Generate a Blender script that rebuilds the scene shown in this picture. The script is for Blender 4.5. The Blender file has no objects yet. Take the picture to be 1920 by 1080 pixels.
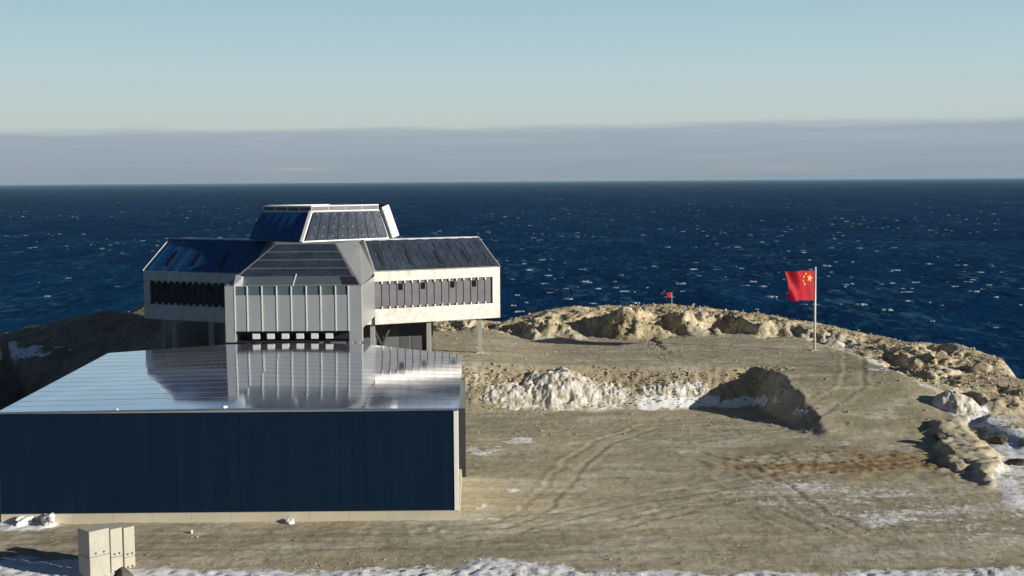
import bpy, math, random
import numpy as np
from mathutils import Vector, Matrix

random.seed(7); rng = np.random.default_rng(11)
sc = bpy.context.scene
COL = sc.collection

# ------------------------------------------------------------------ camera
F = 2400.0; CZ = 26.0
PITCH = math.atan((540 - 338.6) / F); ROLL = 0.0068
fwd = np.array([0, math.cos(PITCH), -math.sin(PITCH)])
r0 = np.array([1.0, 0, 0]); u0 = np.array([0, math.sin(PITCH), math.cos(PITCH)])
R = math.cos(ROLL) * r0 - math.sin(ROLL) * u0
U = math.sin(ROLL) * r0 + math.cos(ROLL) * u0
cam_d = bpy.data.cameras.new('camera'); cam = bpy.data.objects.new('camera', cam_d); COL.objects.link(cam)
M3 = Matrix(((R[0], U[0], -fwd[0]), (R[1], U[1], -fwd[1]), (R[2], U[2], -fwd[2]))).to_4x4()
cam.matrix_world = Matrix.Translation((0, 0, CZ)) @ M3
cam_d.sensor_width = 36; cam_d.lens = F / 1920 * 36; cam_d.clip_start = 0.5; cam_d.clip_end = 200000
sc.camera = cam
sc.cycles.caustics_reflective = False; sc.cycles.caustics_refractive = False

def ray(x, y): return fwd * F + R * (x - 960) + U * (540 - y)
def P(x, y, D):            # the point of the sight line that lies at depth D
    d = ray(x, y); t = D / d[1]; return np.array([d[0] * t, D, CZ + d[2] * t])
def G(x, y, z):            # the point of the sight line that lies at height z
    d = ray(x, y); t = (z - CZ) / d[2]; return np.array([d[0] * t, d[1] * t, z])
def proj(X, Y, Z):
    Zc = Z - CZ
    w = Y * fwd[1] + Zc * fwd[2]
    w = np.where(w < 1, 1, w)
    u = 960 + F * (X * R[0] + Y * R[1] + Zc * R[2]) / w
    v = 540 - F * (X * U[0] + Y * U[1] + Zc * U[2]) / w
    return u, v

# ------------------------------------------------------------------ helpers
def tag(o, label=None, cat=None, group=None, kind=None):
    if label: o['label'] = label
    if cat: o['category'] = cat
    if group: o['group'] = group
    if kind: o['kind'] = kind
    return o
def empty(name, loc, label, cat, group=None):
    o = bpy.data.objects.new(name, None); COL.objects.link(o)
    o.location = Vector([float(c) for c in loc]); o.empty_display_size = .5
    return tag(o, label, cat, group)
ORG = {}
class MB:
    def __init__(s): s.v = []; s.f = []; s.mi = {}; s.extra = []
    def add(s, vs, fs):
        n = len(s.v); s.v += [tuple(float(c) for c in p) for p in vs]
        s.f += [tuple(i + n for i in f) for f in fs]; return s
    def use(s, mt, fn):        # pieces of one part in a second material
        n = len(s.f); fn(s); s.extra.append(mt)
        for k in range(n, len(s.f)): s.mi[k] = len(s.extra)
        return s
    def hexa(s, b, t):         # four bottom + four top corners, counter-clockwise from above
        return s.add(list(b) + list(t), [(3, 2, 1, 0), (4, 5, 6, 7), (0, 1, 5, 4), (1, 2, 6, 5), (2, 3, 7, 6), (3, 0, 4, 7)])
    def box(s, x0, x1, y0, y1, z0, z1):
        return s.hexa([(x0, y0, z0), (x1, y0, z0), (x1, y1, z0), (x0, y1, z0)], [(x0, y0, z1), (x1, y0, z1), (x1, y1, z1), (x0, y1, z1)])
    def prism(s, poly, z0, z1):  # plan polygon (counter-clockwise)
        n = len(poly)
        return s.add([(p[0], p[1], z0) for p in poly] + [(p[0], p[1], z1) for p in poly],
                     [tuple(range(n - 1, -1, -1)), tuple(range(n, 2 * n))] + [(i, (i + 1) % n, n + (i + 1) % n, n + i) for i in range(n)])
    def slab(s, quad, nrm, th):  # quad lifted along nrm
        q = [np.array(p, float) for p in quad]; n = np.array(nrm, float)
        n = n / np.linalg.norm(n)
        a = q; b = [p + n * th for p in q]
        k = len(q)
        return s.add(a + b, [tuple(range(k - 1, -1, -1)), tuple(range(k, 2 * k))] + [(i, (i + 1) % k, k + (i + 1) % k, k + i) for i in range(k)])
    def bar(s, a, b, w, h=None, up=(0, 0, 1)):
        h = h or w
        a = np.array(a, float); b = np.array(b, float); d = b - a; d /= np.linalg.norm(d)
        sx = np.cross(d, up); 
        if np.linalg.norm(sx) < 1e-4: sx = np.cross(d, (0, 1, 0))
        sx /= np.linalg.norm(sx); sy = np.cross(sx, d)
        c = [(-w / 2, -h / 2), (w / 2, -h / 2), (w / 2, h / 2), (-w / 2, h / 2)]
        return s.add([a + sx * i + sy * j for i, j in c] + [b + sx * i + sy * j for i, j in c],
                     [(3, 2, 1, 0), (4, 5, 6, 7), (0, 1, 5, 4), (1, 2, 6, 5), (2, 3, 7, 6), (3, 0, 4, 7)])
    def tube(s, a, b, ra, rb, n=10):
        a = np.array(a, float); b = np.array(b, float); d = b - a; d /= np.linalg.norm(d)
        sx = np.cross(d, (0, 0, 1)); 
        if np.linalg.norm(sx) < 1e-4: sx = np.array([1., 0, 0])
        sx /= np.linalg.norm(sx); sy = np.cross(d, sx)
        A = [a + ra * (math.cos(t) * sx + math.sin(t) * sy) for t in np.linspace(0, 2 * math.pi, n, endpoint=False)]
        B = [b + rb * (math.cos(t) * sx + math.sin(t) * sy) for t in np.linspace(0, 2 * math.pi, n, endpoint=False)]
        return s.add(A + B, [tuple(range(n)), tuple(range(2 * n - 1, n - 1, -1))] + [(i, n + i, n + (i + 1) % n, (i + 1) % n) for i in range(n)])
    def build(s, name, mat, root=None, parent=None, smooth=False, bevel=0):
        parent = parent or root
        org = np.array(root.location) if root else np.zeros(3)
        me = bpy.data.meshes.new(name)
        me.from_pydata([tuple(np.array(p) - org) for p in s.v], [], s.f); 
        import bmesh
        bm = bmesh.new(); bm.from_mesh(me); bmesh.ops.recalc_face_normals(bm, faces=bm.faces[:])
        bm.to_mesh(me); bm.free()
        o = bpy.data.objects.new(name, me); COL.objects.link(o)
        if parent: o.parent = parent
        if smooth:
            for p in me.polygons: p.use_smooth = True
        if bevel:
            m = o.modifiers.new('bevel', 'BEVEL'); m.width = bevel; m.segments = 2; m.limit_method = 'ANGLE'
        me.materials.append(mat)
        for e_ in s.extra: me.materials.append(e_)
        for k, mi_ in s.mi.items(): me.polygons[k].material_index = mi_
        return o

# ------------------------------------------------------------------ noise (numpy)
_perm = rng.permutation(512).astype(np.int64); _perm = np.concatenate([_perm, _perm])
_gr = rng.uniform(0, 2 * np.pi, 512); _gx = np.cos(_gr); _gy = np.sin(_gr)
def _h(i, j): return _perm[(_perm[i & 511] + j) & 511]
def perlin(x, y):
    xi = np.floor(x).astype(np.int64); yi = np.floor(y).astype(np.int64); xf = x - xi; yf = y - yi
    fx = xf * xf * xf * (xf * (xf * 6 - 15) + 10); fy = yf * yf * yf * (yf * (yf * 6 - 15) + 10)
    def g(a, b):
        h = _h(xi + a, yi + b); return _gx[h] * (xf - a) + _gy[h] * (yf - b)
    n0 = g(0, 0) + fx * (g(1, 0) - g(0, 0)); n1 = g(0, 1) + fx * (g(1, 1) - g(0, 1))
    return (n0 + fy * (n1 - n0)) * 1.5
def fbm(x, y, o=4, gain=.5):
    s = 0; a = 1; 
    for k in range(o): s = s + a * perlin(x * 2 ** k + 17.3 * k, y * 2 ** k - 9.1 * k); a *= gain
    return s
def ridged(x, y, o=4, gain=.5):
    s = 0; a = 1
    for k in range(o): s = s + a * (1 - 2 * np.abs(perlin(x * 2 ** k + 7.7 * k, y * 2 ** k + 3.3 * k))); a *= gain
    return s
_rx = rng.random(512); _ry = rng.random(512)
def worley(x, y):
    xi = np.floor(x).astype(np.int64); yi = np.floor(y).astype(np.int64)
    f1 = np.full(x.shape, 9.0); f2 = np.full(x.shape, 9.0); idv = np.zeros(x.shape)
    for a in (-1, 0, 1):
        for b in (-1, 0, 1):
            h = _h(xi + a, yi + b); d = np.hypot(xi + a + _rx[h] - x, yi + b + _ry[h] - y)
            n = d < f1; f2 = np.where(n, f1, np.minimum(f2, d)); idv = np.where(n, _rx[(h * 7) & 511], idv); f1 = np.where(n, d, f1)
    return f1, f2, idv
def sst(a, b, x):
    t = np.clip((x - a) / (b - a), 0, 1); return t * t * (3 - 2 * t)

# ------------------------------------------------------------------ materials
def mat(name):
    m = bpy.data.materials.new(name); m.use_nodes = True
    return m, m.node_tree.nodes, m.node_tree.links, m.node_tree.nodes['Principled BSDF']
def N(ns, t, **kw):
    n = ns.new(t)
    for k, v in kw.items():
        if k in n.inputs.keys(): n.inputs[k].default_value = v
        else: setattr(n, k, v)
    return n
def rampn(ns, stops):
    r = ns.new('ShaderNodeValToRGB'); e = r.color_ramp.elements
    while len(e) < len(stops): e.new(.5)
    for k, (p, c) in enumerate(stops):
        e[k].position = p; e[k].color = (*c, 1) if len(c) == 3 else c
    return r
def mixc(ns, ls, fac, a, b, blend='MIX'):
    m = ns.new('ShaderNodeMix'); m.data_type = 'RGBA'; m.blend_type = blend
    def put(i, v):
        if hasattr(v, 'is_linked') or isinstance(v, bpy.types.NodeSocket): ls.new(v, m.inputs[i])
        elif i == 0: m.inputs[0].default_value = v
        else: m.inputs[i].default_value = (*v, 1)
    put(0, fac); put(6, a); put(7, b)
    return m.outputs[2]
def mth(ns, ls, op, a, b=0.0, c=None):
    m = ns.new('ShaderNodeMath'); m.operation = op
    for i, v in enumerate((a, b) if c is None else (a, b, c)):
        if isinstance(v, bpy.types.NodeSocket): ls.new(v, m.inputs[i])
        else: m.inputs[i].default_value = v
    return m.outputs[0]

def plain(name, c, rough=.5, metal=0, var=.12, scale=1.5, stretch=(1, 1, 1), bump=0, spec=.5):
    m, ns, ls, b = mat(name)
    tc = ns.new('ShaderNodeTexCoord'); mp = N(ns, 'ShaderNodeMapping'); mp.inputs['Scale'].default_value = stretch
    ls.new(tc.outputs['Object'], mp.inputs[0])
    n = N(ns, 'ShaderNodeTexNoise', Scale=scale, Detail=6.0, Roughness=.6); ls.new(mp.outputs[0], n.inputs['Vector'])
    lo = tuple(x * (1 - var * 2) for x in c); hi = tuple(min(1, x * (1 + var * 2)) for x in c)
    r = rampn(ns, [(.25, lo), (.75, hi)]); ls.new(n.outputs[0], r.inputs[0]); ls.new(r.outputs[0], b.inputs['Base Color'])
    b.inputs['Roughness'].default_value = rough; b.inputs['Metallic'].default_value = metal
    b.inputs['Specular IOR Level'].default_value = spec
    if bump:
        bp = N(ns, 'ShaderNodeBump', Strength=bump, Distance=.05); ls.new(n.outputs[0], bp.inputs['Height']); ls.new(bp.outputs[0], b.inputs['Normal'])
    return m
M_clad = plain('silver_cladding', (.585, .575, .525), .5, metal=.5, var=.11, scale=1.3)
M_panel = plain('grey_panel', (.56, .59, .575), .5, metal=.6, var=.05, scale=.5, stretch=(1, 1, .5))
M_band = plain('steel_band', (.10, .14, .16), .4, var=.06)
M_fin = plain('white_fin', (.82, .82, .78), .4, var=.03)
M_strip = plain('grey_strip', (.13, .13, .145), .45, var=.12, scale=.8)
M_dark = plain('dark_parts_and_shade', (.018, .02, .025), .6)
M_glass = plain('window_glass', (.012, .014, .018), .08, spec=.8)
M_leg = plain('leg_steel', (.40, .40, .37), .5, var=.08)
M_core = plain('core_panel', (.045, .05, .06), .5)
M_trim = plain('pale_trim', (.46, .48, .48), .45, metal=.6, var=.05)
M_con = plain('foundation_concrete', (.56, .51, .39), .8, var=.09, scale=.5, stretch=(.4, 1, 1))
def joints(m, every, axis_):
    ns, ls = m.node_tree.nodes, m.node_tree.links; b = ns['Principled BSDF']; src = b.inputs['Base Color'].links[0].from_socket
    tc = ns.new('ShaderNodeTexCoord'); sp_ = ns.new('ShaderNodeSeparateXYZ'); ls.new(tc.outputs['Object'], sp_.inputs[0])
    f = mth(ns, ls, 'FRACT', mth(ns, ls, 'DIVIDE', sp_.outputs[axis_], every)); g_ = mth(ns, ls, 'LESS_THAN', f, .03 / every)
    ls.new(mixc(ns, ls, mth(ns, ls, 'MULTIPLY', g_, .6), src, (.2, .17, .12)), b.inputs['Base Color'])
joints(M_con, 3.1, 0)
M_block = plain('block_concrete', (.46, .435, .36), .85, var=.07, scale=1.2, bump=.3)
M_rock = plain('boulder_rock', (.40, .33, .22), .9, var=.25, scale=1.3, bump=.6)
M_drock = plain('dark_rock', (.10, .085, .065), .9, var=.3, scale=1.5, bump=.6)
M_snow = plain('snow', (.80, .79, .77), .7, var=.06, scale=1.2, bump=.4)
M_pole = plain('pole_white', (.72, .70, .64), .4, var=.04)
M_roofm = plain('roof_membrane', (.42, .47, .54), .45, var=.05)

def pv_mat(name, base, rough, lo=.6, hi=1.7):
    m, ns, ls, b = mat(name)
    tc = ns.new('ShaderNodeTexCoord')
    n = N(ns, 'ShaderNodeTexNoise', Scale=.45, Detail=4.0); ls.new(tc.outputs['Object'], n.inputs['Vector'])
    n2 = N(ns, 'ShaderNodeTexNoise', Scale=2.2, Detail=8.0, Roughness=.7); ls.new(tc.outputs['Object'], n2.inputs['Vector'])
    f = mth(ns, ls, 'MULTIPLY', n.outputs[0], n2.outputs[0])
    r = rampn(ns, [(.1, tuple(x * lo for x in base)), (.42, tuple(x * hi for x in base))]); ls.new(f, r.inputs[0])
    ls.new(r.outputs[0], b.inputs['Base Color'])
    rr = N(ns, 'ShaderNodeMapRange'); ls.new(n2.outputs[0], rr.inputs[0]); rr.inputs[3].default_value = rough * .6; rr.inputs[4].default_value = rough * 1.5
    ls.new(rr.outputs[0], b.inputs['Roughness'])
    return m
M_pv = pv_mat('solar_panel', (.033, .045, .067), .28)
M_pvshade = pv_mat('shaded_solar_panel', (.014, .082, .225), .25, .88, 1.15)  # shaded-side copy of the solar panel, its blue sky sheen put into the colour

def wallmat():
    m, ns, ls, b = mat('navy_wall_panel')
    tc = ns.new('ShaderNodeTexCoord'); mp = N(ns, 'ShaderNodeMapping'); mp.inputs['Scale'].default_value = (1.4, 1, .06)
    ls.new(tc.outputs['Object'], mp.inputs[0])
    n = N(ns, 'ShaderNodeTexNoise', Scale=1.0, Detail=5.0); ls.new(mp.outputs[0], n.inputs['Vector'])
    r = rampn(ns, [(.3, (.0030, .013, .032)), (.7, (.0042, .017, .039))]); ls.new(n.outputs[0], r.inputs[0])
    ls.new(r.outputs[0], b.inputs['Base Color']); b.inputs['Roughness'].default_value = .5; b.inputs['Specular IOR Level'].default_value = .12
    return m
M_wall = wallmat()

def roofmat():                 # dark polished sheet roof
    m, ns, ls, b = mat('polished_roof')
    tc = ns.new('ShaderNodeTexCoord'); mp = N(ns, 'ShaderNodeMapping'); mp.inputs['Scale'].default_value = (.05, 1.0, 1)
    ls.new(tc.outputs['Object'], mp.inputs[0])
    n = N(ns, 'ShaderNodeTexNoise', Scale=.55, Detail=5.0, Roughness=.62); ls.new(mp.outputs[0], n.inputs['Vector'])
    n3 = N(ns, 'ShaderNodeTexNoise', Scale=.12, Detail=3.0); ls.new(tc.outputs['Object'], n3.inputs['Vector'])
    r = rampn(ns, [(.3, (.64, .66, .75)), (.7, (.74, .76, .85))]); ls.new(n.outputs[0], r.inputs[0])
    ls.new(r.outputs[0], b.inputs['Base Color'])
    b.inputs['Metallic'].default_value = .82; b.inputs['IOR'].default_value = 1.8; b.inputs['Specular IOR Level'].default_value = .5
    rr = N(ns, 'ShaderNodeMapRange'); ls.new(n3.outputs[0], rr.inputs[0]); rr.inputs[1].default_value = .35; rr.inputs[2].default_value = .65
    rr.inputs[3].default_value = .03; rr.inputs[4].default_value = .11
    ls.new(rr.outputs[0], b.inputs['Roughness'])
    bp = N(ns, 'ShaderNodeBump', Strength=.12, Distance=.03); ls.new(n.outputs[0], bp.inputs['Height']); ls.new(bp.outputs[0], b.inputs['Normal'])
    return m
M_roof = roofmat()

# ------------------------------------------------------------------ sun and sky
EL = math.radians(16); PH = math.radians(66)
sdir = np.array([math.cos(EL) * math.sin(PH), -math.cos(EL) * math.cos(PH), math.sin(EL)])
sl = bpy.data.lights.new('sun', 'SUN'); so = bpy.data.objects.new('sun', sl); COL.objects.link(so)
sl.energy = 5.0; sl.angle = math.radians(.5); sl.color = (1, .94, .83)
so.rotation_euler = Vector(sdir).to_track_quat('Z', 'Y').to_euler(); so.location = (60, -60, 60)
w = bpy.data.worlds.new('World'); sc.world = w; w.use_nodes = True
ns, ls = w.node_tree.nodes, w.node_tree.links
ns.clear()
sky = ns.new('ShaderNodeTexSky'); sky.sky_type = 'NISHITA'; sky.sun_disc = False
sky.sun_elevation = EL; sky.sun_rotation = math.atan2(sdir[0], sdir[1]); sky.air_density = .5; sky.dust_density = 0.0; sky.ozone_density = 1.6
bg = ns.new('ShaderNodeBackground'); ls.new(sky.outputs[0], bg.inputs[0]); bg.inputs[1].default_value = .05
# a low cloud bank far over the sea
tc = ns.new('ShaderNodeTexCoord'); sep = ns.new('ShaderNodeSeparateXYZ'); ls.new(tc.outputs['Generated'], sep.inputs[0])
mp = N(ns, 'ShaderNodeMapping'); mp.inputs['Scale'].default_value = (5, 5, 90); ls.new(tc.outputs['Generated'], mp.inputs[0])
nz = N(ns, 'ShaderNodeTexNoise', Scale=1.6, Detail=7.0, Roughness=.6); ls.new(mp.outputs[0], nz.inputs['Vector'])
h = mth(ns, ls, 'ADD', sep.outputs[2], mth(ns, ls, 'MULTIPLY', mth(ns, ls, 'SUBTRACT', nz.outputs[0], .5), -.014))
h = mth(ns, ls, 'ADD', h, mth(ns, ls, 'MULTIPLY', sep.outputs[0], -.008))
mr = N(ns, 'ShaderNodeMapRange', interpolation_type='SMOOTHSTEP'); ls.new(h, mr.inputs[0])
mr.inputs[1].default_value = .0445; mr.inputs[2].default_value = .0365; mr.inputs[3].default_value = 0; mr.inputs[4].default_value = .9
cr = rampn(ns, [(.35, (.25, .31, .375)), (.55, (.27, .325, .385)), (.68, (.295, .35, .40)), (.78, (.38, .43, .46))]); ls.new(nz.outputs[0], cr.inputs[0])
vr = rampn(ns, [(.03, (.41, .465, .44)), (.055, (.42, .495, .49)), (.09, (.375, .50, .53)), (.14, (.30, .445, .52)), (.2, (.165, .28, .43))]); ls.new(sep.outputs[2], vr.inputs[0])
bg3 = ns.new('ShaderNodeBackground'); ls.new(vr.outputs[0], bg3.inputs[0]); bg3.inputs[1].default_value = 1.12
v1 = N(ns, 'ShaderNodeMapRange', interpolation_type='SMOOTHSTEP'); ls.new(sep.outputs[2], v1.inputs[0]); v1.inputs[1].default_value = .26; v1.inputs[2].default_value = .15
v2 = N(ns, 'ShaderNodeMapRange', interpolation_type='SMOOTHSTEP'); ls.new(sep.outputs[1], v2.inputs[0]); v2.inputs[1].default_value = -.1; v2.inputs[2].default_value = .5
mxv = ns.new('ShaderNodeMixShader'); ls.new(mth(ns, ls, 'MULTIPLY', v1.outputs[0], v2.outputs[0]), mxv.inputs[0]); ls.new(bg.outputs[0], mxv.inputs[1]); ls.new(bg3.outputs[0], mxv.inputs[2])
bg2 = ns.new('ShaderNodeBackground'); bgr = N(ns, 'ShaderNodeMapRange'); ls.new(sep.outputs[2], bgr.inputs[0]); bgr.inputs[1].default_value = 0; bgr.inputs[2].default_value = .035; bgr.inputs[3].default_value = .74; bgr.inputs[4].default_value = .93
bcx = ns.new('ShaderNodeVectorMath'); bcx.operation = 'SCALE'; ls.new(cr.outputs[0], bcx.inputs[0]); ls.new(bgr.outputs[0], bcx.inputs['Scale']); ls.new(bcx.outputs[0], bg2.inputs[0]); bg2.inputs[1].default_value = 1.22
mx = ns.new('ShaderNodeMixShader'); ls.new(mr.outputs[0], mx.inputs[0]); ls.new(mxv.outputs[0], mx.inputs[1]); ls.new(bg2.outputs[0], mx.inputs[2])
wo = ns.new('ShaderNodeOutputWorld'); ls.new(mx.outputs[0], wo.inputs[0])
sc.view_settings.view_transform = 'Standard'; sc.view_settings.look = 'None'; sc.view_settings.exposure = .12; sc.view_settings.gamma = 1

# ------------------------------------------------------------------ terrain
SEA = -14.0; ZP = 3.6; ZR = 8.2
YF = G(430, 769, ZR)[1]; ZL = float(P(430, 978, YF)[2]); ZW = float(P(430, 960.5, YF)[2])   # yard level and foot of the navy wall
print('yard', YF, ZL, ZW)
def axis(lo, hi, step, olo, ohi, n):
    a = np.arange(lo, hi + step / 2, step)
    l = lo - (lo - olo) * np.linspace(1, 0, n, endpoint=False) ** 2
    r = hi + (ohi - hi) * np.linspace(0, 1, n + 1)[1:] ** 2
    return np.concatenate([l, a, r])
crest_px = [(-30, 634, 224), (100, 602, 218), (200, 582, 212), (270, 592, 206), (420, 600, 205), (640, 600, 203), (800, 603, 200), (940, 602, 197), (1000, 587, 197), (1060, 577, 198), (1130, 571, 199),
            (1260, 571, 198), (1330, 577, 196), (1400, 588, 194), (1530, 605, 188), (1620, 624, 182), (1700, 640, 176), (1790, 645, 171), (1862, 668, 165), (1880, 704, 157), (1925, 716, 151),
            (2100, 760, 138), (2350, 830, 120), (2700, 950, 95)]
CR = np.array([P(*c) for c in crest_px]); CR = np.vstack([[[-75, -150, -3.]], [[-80, 0, -3.]], [[-86, 100, -4.]], [[-94, 180, -5.]], CR, [[75, 60, -1.0]], [[90, 0, -2.0]], [[100, -150, -3.]]])
def crest_dist(X, Y):
    best = np.full(X.shape, 1e9); sgn = np.ones(X.shape); hz = np.zeros(X.shape)
    for a, b in zip(CR[:-1], CR[1:]):
        d = b[:2] - a[:2]; L2 = d @ d
        t = np.clip(((X - a[0]) * d[0] + (Y - a[1]) * d[1]) / L2, 0, 1)
        qx = a[0] + t * d[0]; qy = a[1] + t * d[1]; dd = np.hypot(X - qx, Y - qy)
        n = dd < best; best = np.where(n, dd, best); hz = np.where(n, a[2] + t * (b[2] - a[2]), hz)
        cr = d[0] * (Y - a[1]) - d[1] * (X - a[0]); sgn = np.where(n, np.sign(cr), sgn)
    return best * sgn, hz
def interp(x, xs, ys): return np.interp(x, xs, ys)
edge_pts = np.array([G(870, 684, ZP + .2), G(1150, 684, ZP), G(1380, 688, ZP)]); foot_pts = np.array([G(880, 775, ZL), G(1200, 770, ZL), G(1340, 764, ZL)])
def height(X, Y, detail=True):
    wob = 1.2 * fbm(X * .09, Y * .09, 3)
    # lower yard and bench
    Ye = interp(X, edge_pts[:, 0], edge_pts[:, 1]) + wob * .4; Yf = interp(X, foot_pts[:, 0], foot_pts[:, 1]) + wob * .6
    t = np.clip((Y - Yf) / np.maximum(Ye - Yf, 1), 0, 1); t = t * .75 + .25 * t * t * (3 - 2 * t)
    top = ZP + .6 * sst(6, -6, X) - .25 * sst(0, 25, Y - 157)
    bench = ZL + (top - ZL) * t
    # ramp that runs down off the bench towards the viewer
    tr = np.clip((Y - 129.5) / (147 - 129.5), 0, 1); tr = .5 * tr + .5 * tr * tr * (3 - 2 * tr)
    hr = ZL + (ZP - ZL) * tr
    Xl = np.interp(Y, [126, 132, 140, 149, 153, 158], [31.5, 30.8, 29.9, 28.2, 25, 18]) + .5 * fbm(X * .4 + 5, Y * .4, 3)
    mr_ = np.clip((X - Xl) / 2.3, 0, 1)
    ramp = ZL + (hr - ZL) * mr_
    z = np.maximum(bench * (1 - sst(30, 34, X)) + ZL * sst(30, 34, X), ramp)
    z = np.where((X < 30), np.maximum(bench, ramp), z)
    # right-hand rocky ground
    rightm = sst(44.5, 49, X + .16 * (Y - 150) + wob * .8)
    hR = np.interp(Y, [60, 100, 118, 130, 150, 165, 180], [-1.2, -1.1, -.6, .2, 1.6, 2.6, 3.4]) - .05 * np.clip(X - 50, 0, 60)
    z = z * (1 - rightm) + hR * rightm
    # ground falls away on the left
    lm = sst(-41, -64, X) * sst(112, 132, Y)
    z = z * (1 - lm) + (-8.5 + .03 * (Y - 150)) * lm
    # rocky crest
    cd, cz = crest_dist(X, Y)
    wI = np.interp(X, [-90, -60, -20, 0, 30, 50, 62, 80], [30, 22, 14, 15, 13, 9, 7, 10])
    k = sst(0, 1, 1 + cd / -wI) ; k = np.where(cd > 0, sst(1, 0, -(-cd) / -wI), k)
    inner = np.clip(1 + (-np.abs(cd)) / wI, 0, 1); inner = inner ** .8
    zin = z + (cz - z) * inner
    zout = cz - .12 * cd - 22 * sst(.3, np.interp(X, [-90, -40, 30, 50], [30, 30, 22, 13]), cd) 
    z = np.where(cd > 0, np.clip(zout, -22, None), zin)
    z = z + 10.5 * np.exp(-((X + 46) / 6.5) ** 2 - ((Y - 197) / 19) ** 2)  # added hill, unseen behind the left wing, to throw shade over the left shore
    for px_, py_, D_, ra, rb, dp in ((1095, 606, 189, 7, 4, 2.6), (1010, 614, 186, 5, 3, 1.8), (1345, 606, 187, 6.5, 3.5, 2.4), (1240, 612, 187, 4, 2.5, 1.3), (1745, 665, 170, 3, 2.5, 1.4), (1690, 668, 168, 2.5, 2, 1.2), (1850, 760, 146, 3.5, 2.5, 1.4), (1900, 800, 137, 3, 2, 1.2)):
        c_ = P(px_, py_, D_); dd_ = np.hypot((X - c_[0]) / ra, (Y - c_[1]) / rb) + .3 * fbm(X * .3, Y * .3, 3); z = z - .6 * dp * sst(1.1, .5, dd_)
    ribm = np.zeros(X.shape)
    for px_, py_, D_, hh_, ln_, wd_ in ((1170, 620, 183, 3.0, 9, 8), (1430, 622, 183, 2.8, 9, 8), (1022, 622, 183, 2.2, 8, 6), (1290, 620, 184, 1.6, 7, 5), (1560, 640, 176, 1.8, 7, 5), (1735, 690, 162, 2.0, 8, 5), (1815, 720, 154, 1.7, 6, 4), (1890, 790, 138, 1.6, 5, 3)):
        c_ = P(px_, py_, D_); wv_ = 1.2 * fbm(X * .35 + px_, Y * .35, 3); xx_ = X - c_[0] + wv_ + .25 * (Y - c_[1])
        rb0 = sst(-3.5, -1.5, xx_) * sst(wd_ + 3, wd_ * .6, xx_) * sst(-4, 0, Y - c_[1] + wv_) * sst(ln_ + 5, ln_, Y - c_[1]); ribm = np.maximum(ribm, rb0)
        zn_ = z + hh_ * sst(-1.9, 0, xx_) * sst(wd_, .8, xx_) * sst(-2, 2.5, Y - c_[1] + wv_) * sst(ln_ + 3, ln_ - 3, Y - c_[1])
        z = np.minimum(zn_, np.maximum(z, cz + .15 - .25 * np.clip(np.abs(cd), 0, 3) * (cd > 0)))
    rock = np.maximum(sst(.12, .5, inner) * sst(150, 165, Y + .4 * np.clip(X - 30, 0, 30)), rightm * sst(95, 112, Y))
    rock = np.maximum(rock, sst(-40, -60, X) * sst(125, 150, Y)); rock = np.where(cd > 0, 1, np.maximum(rock, ribm))
    if detail:
        wx = X + 1.2 * fbm(X * .25, Y * .25, 2); wy = Y + 1.2 * fbm(X * .25 + 40, Y * .25, 2)
        f1, f2, idv = worley(wx * .22, wy * .17); g1, g2, idg = worley(wx * .62 + 3, wy * .5); 
        soft = np.clip(rock, 0, 1)
        e1, e2, ide = worley(wx * .095 + 9, wy * .075)
        q = 2.3 * (ide - .5) * sst(0, .2, e2 - e1) + 1.1 * (idv - .5) * sst(0, .25, f2 - f1) + .38 * (idg - .4) * sst(0, .2, g2 - g1) + .30 * ridged(wx * .12, wy * .16, 4) + .20 * fbm(X * 1.1, Y * 1.1, 4, .6)
        k1, k2, kd = worley(wx * 1.3 + 2, wy * 1.05); q = q + (.34 * (kd - .5) - .10) * sst(0, .12, k2 - k1) + .10
        q = np.where(X > 38, np.minimum(q, .45) * .9, q)
        atc = np.where(cd > 0, 1, np.exp(-(cd / 2.5) ** 2))
        z = z + soft * (q - .15) * (1 - .72 * atc) * (1 - .6 * sst(-48, -60, X))
        emb = t * (1 - t) * 4 * (X < 34); 
        z = z + (1 - soft) * (.05 * fbm(X * .35, Y * .5, 4) + .03 * fbm(X * 1.5, Y * 2.5, 2)) + (1 - soft) * .22 * emb * (fbm(X * 1.4, Y * 1.0, 4, .65))
        # spoil berm and light bank in the yard
        return z, rock, t, mr_, rightm, cd
    return z
def polymask(u, v, poly, feather):
    d = np.full(u.shape, 1e9); ins = np.zeros(u.shape, bool); n = len(poly)
    for i in range(n):
        ax, ay = poly[i]; bx, by = poly[(i + 1) % n]
        dx, dy = bx - ax, by - ay
        t = np.clip(((u - ax) * dx + (v - ay) * dy) / (dx * dx + dy * dy), 0, 1)
        d = np.minimum(d, np.hypot(u - ax - t * dx, v - ay - t * dy))
        if dy != 0:
            c = ((ay > v) != (by > v)) & (u < dx * (v - ay) / dy + ax); ins ^= c
    return sst(-feather, feather, np.where(ins, d, -d))

xs = axis(-88, 88, .25, -420, 130, 34); ys = axis(80, 214, .3, -160, 330, 30)
X, Y = np.meshgrid(xs, ys)
Z, rock, tt, mrr, rightm, cd = height(X, Y)
u, v = proj(X, Y, Z)
nu = u + 26 * fbm(X * .35, Y * .3, 4); nv = v + 9 * fbm(X * .35 + 31, Y * .3 + 9, 4)
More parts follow.
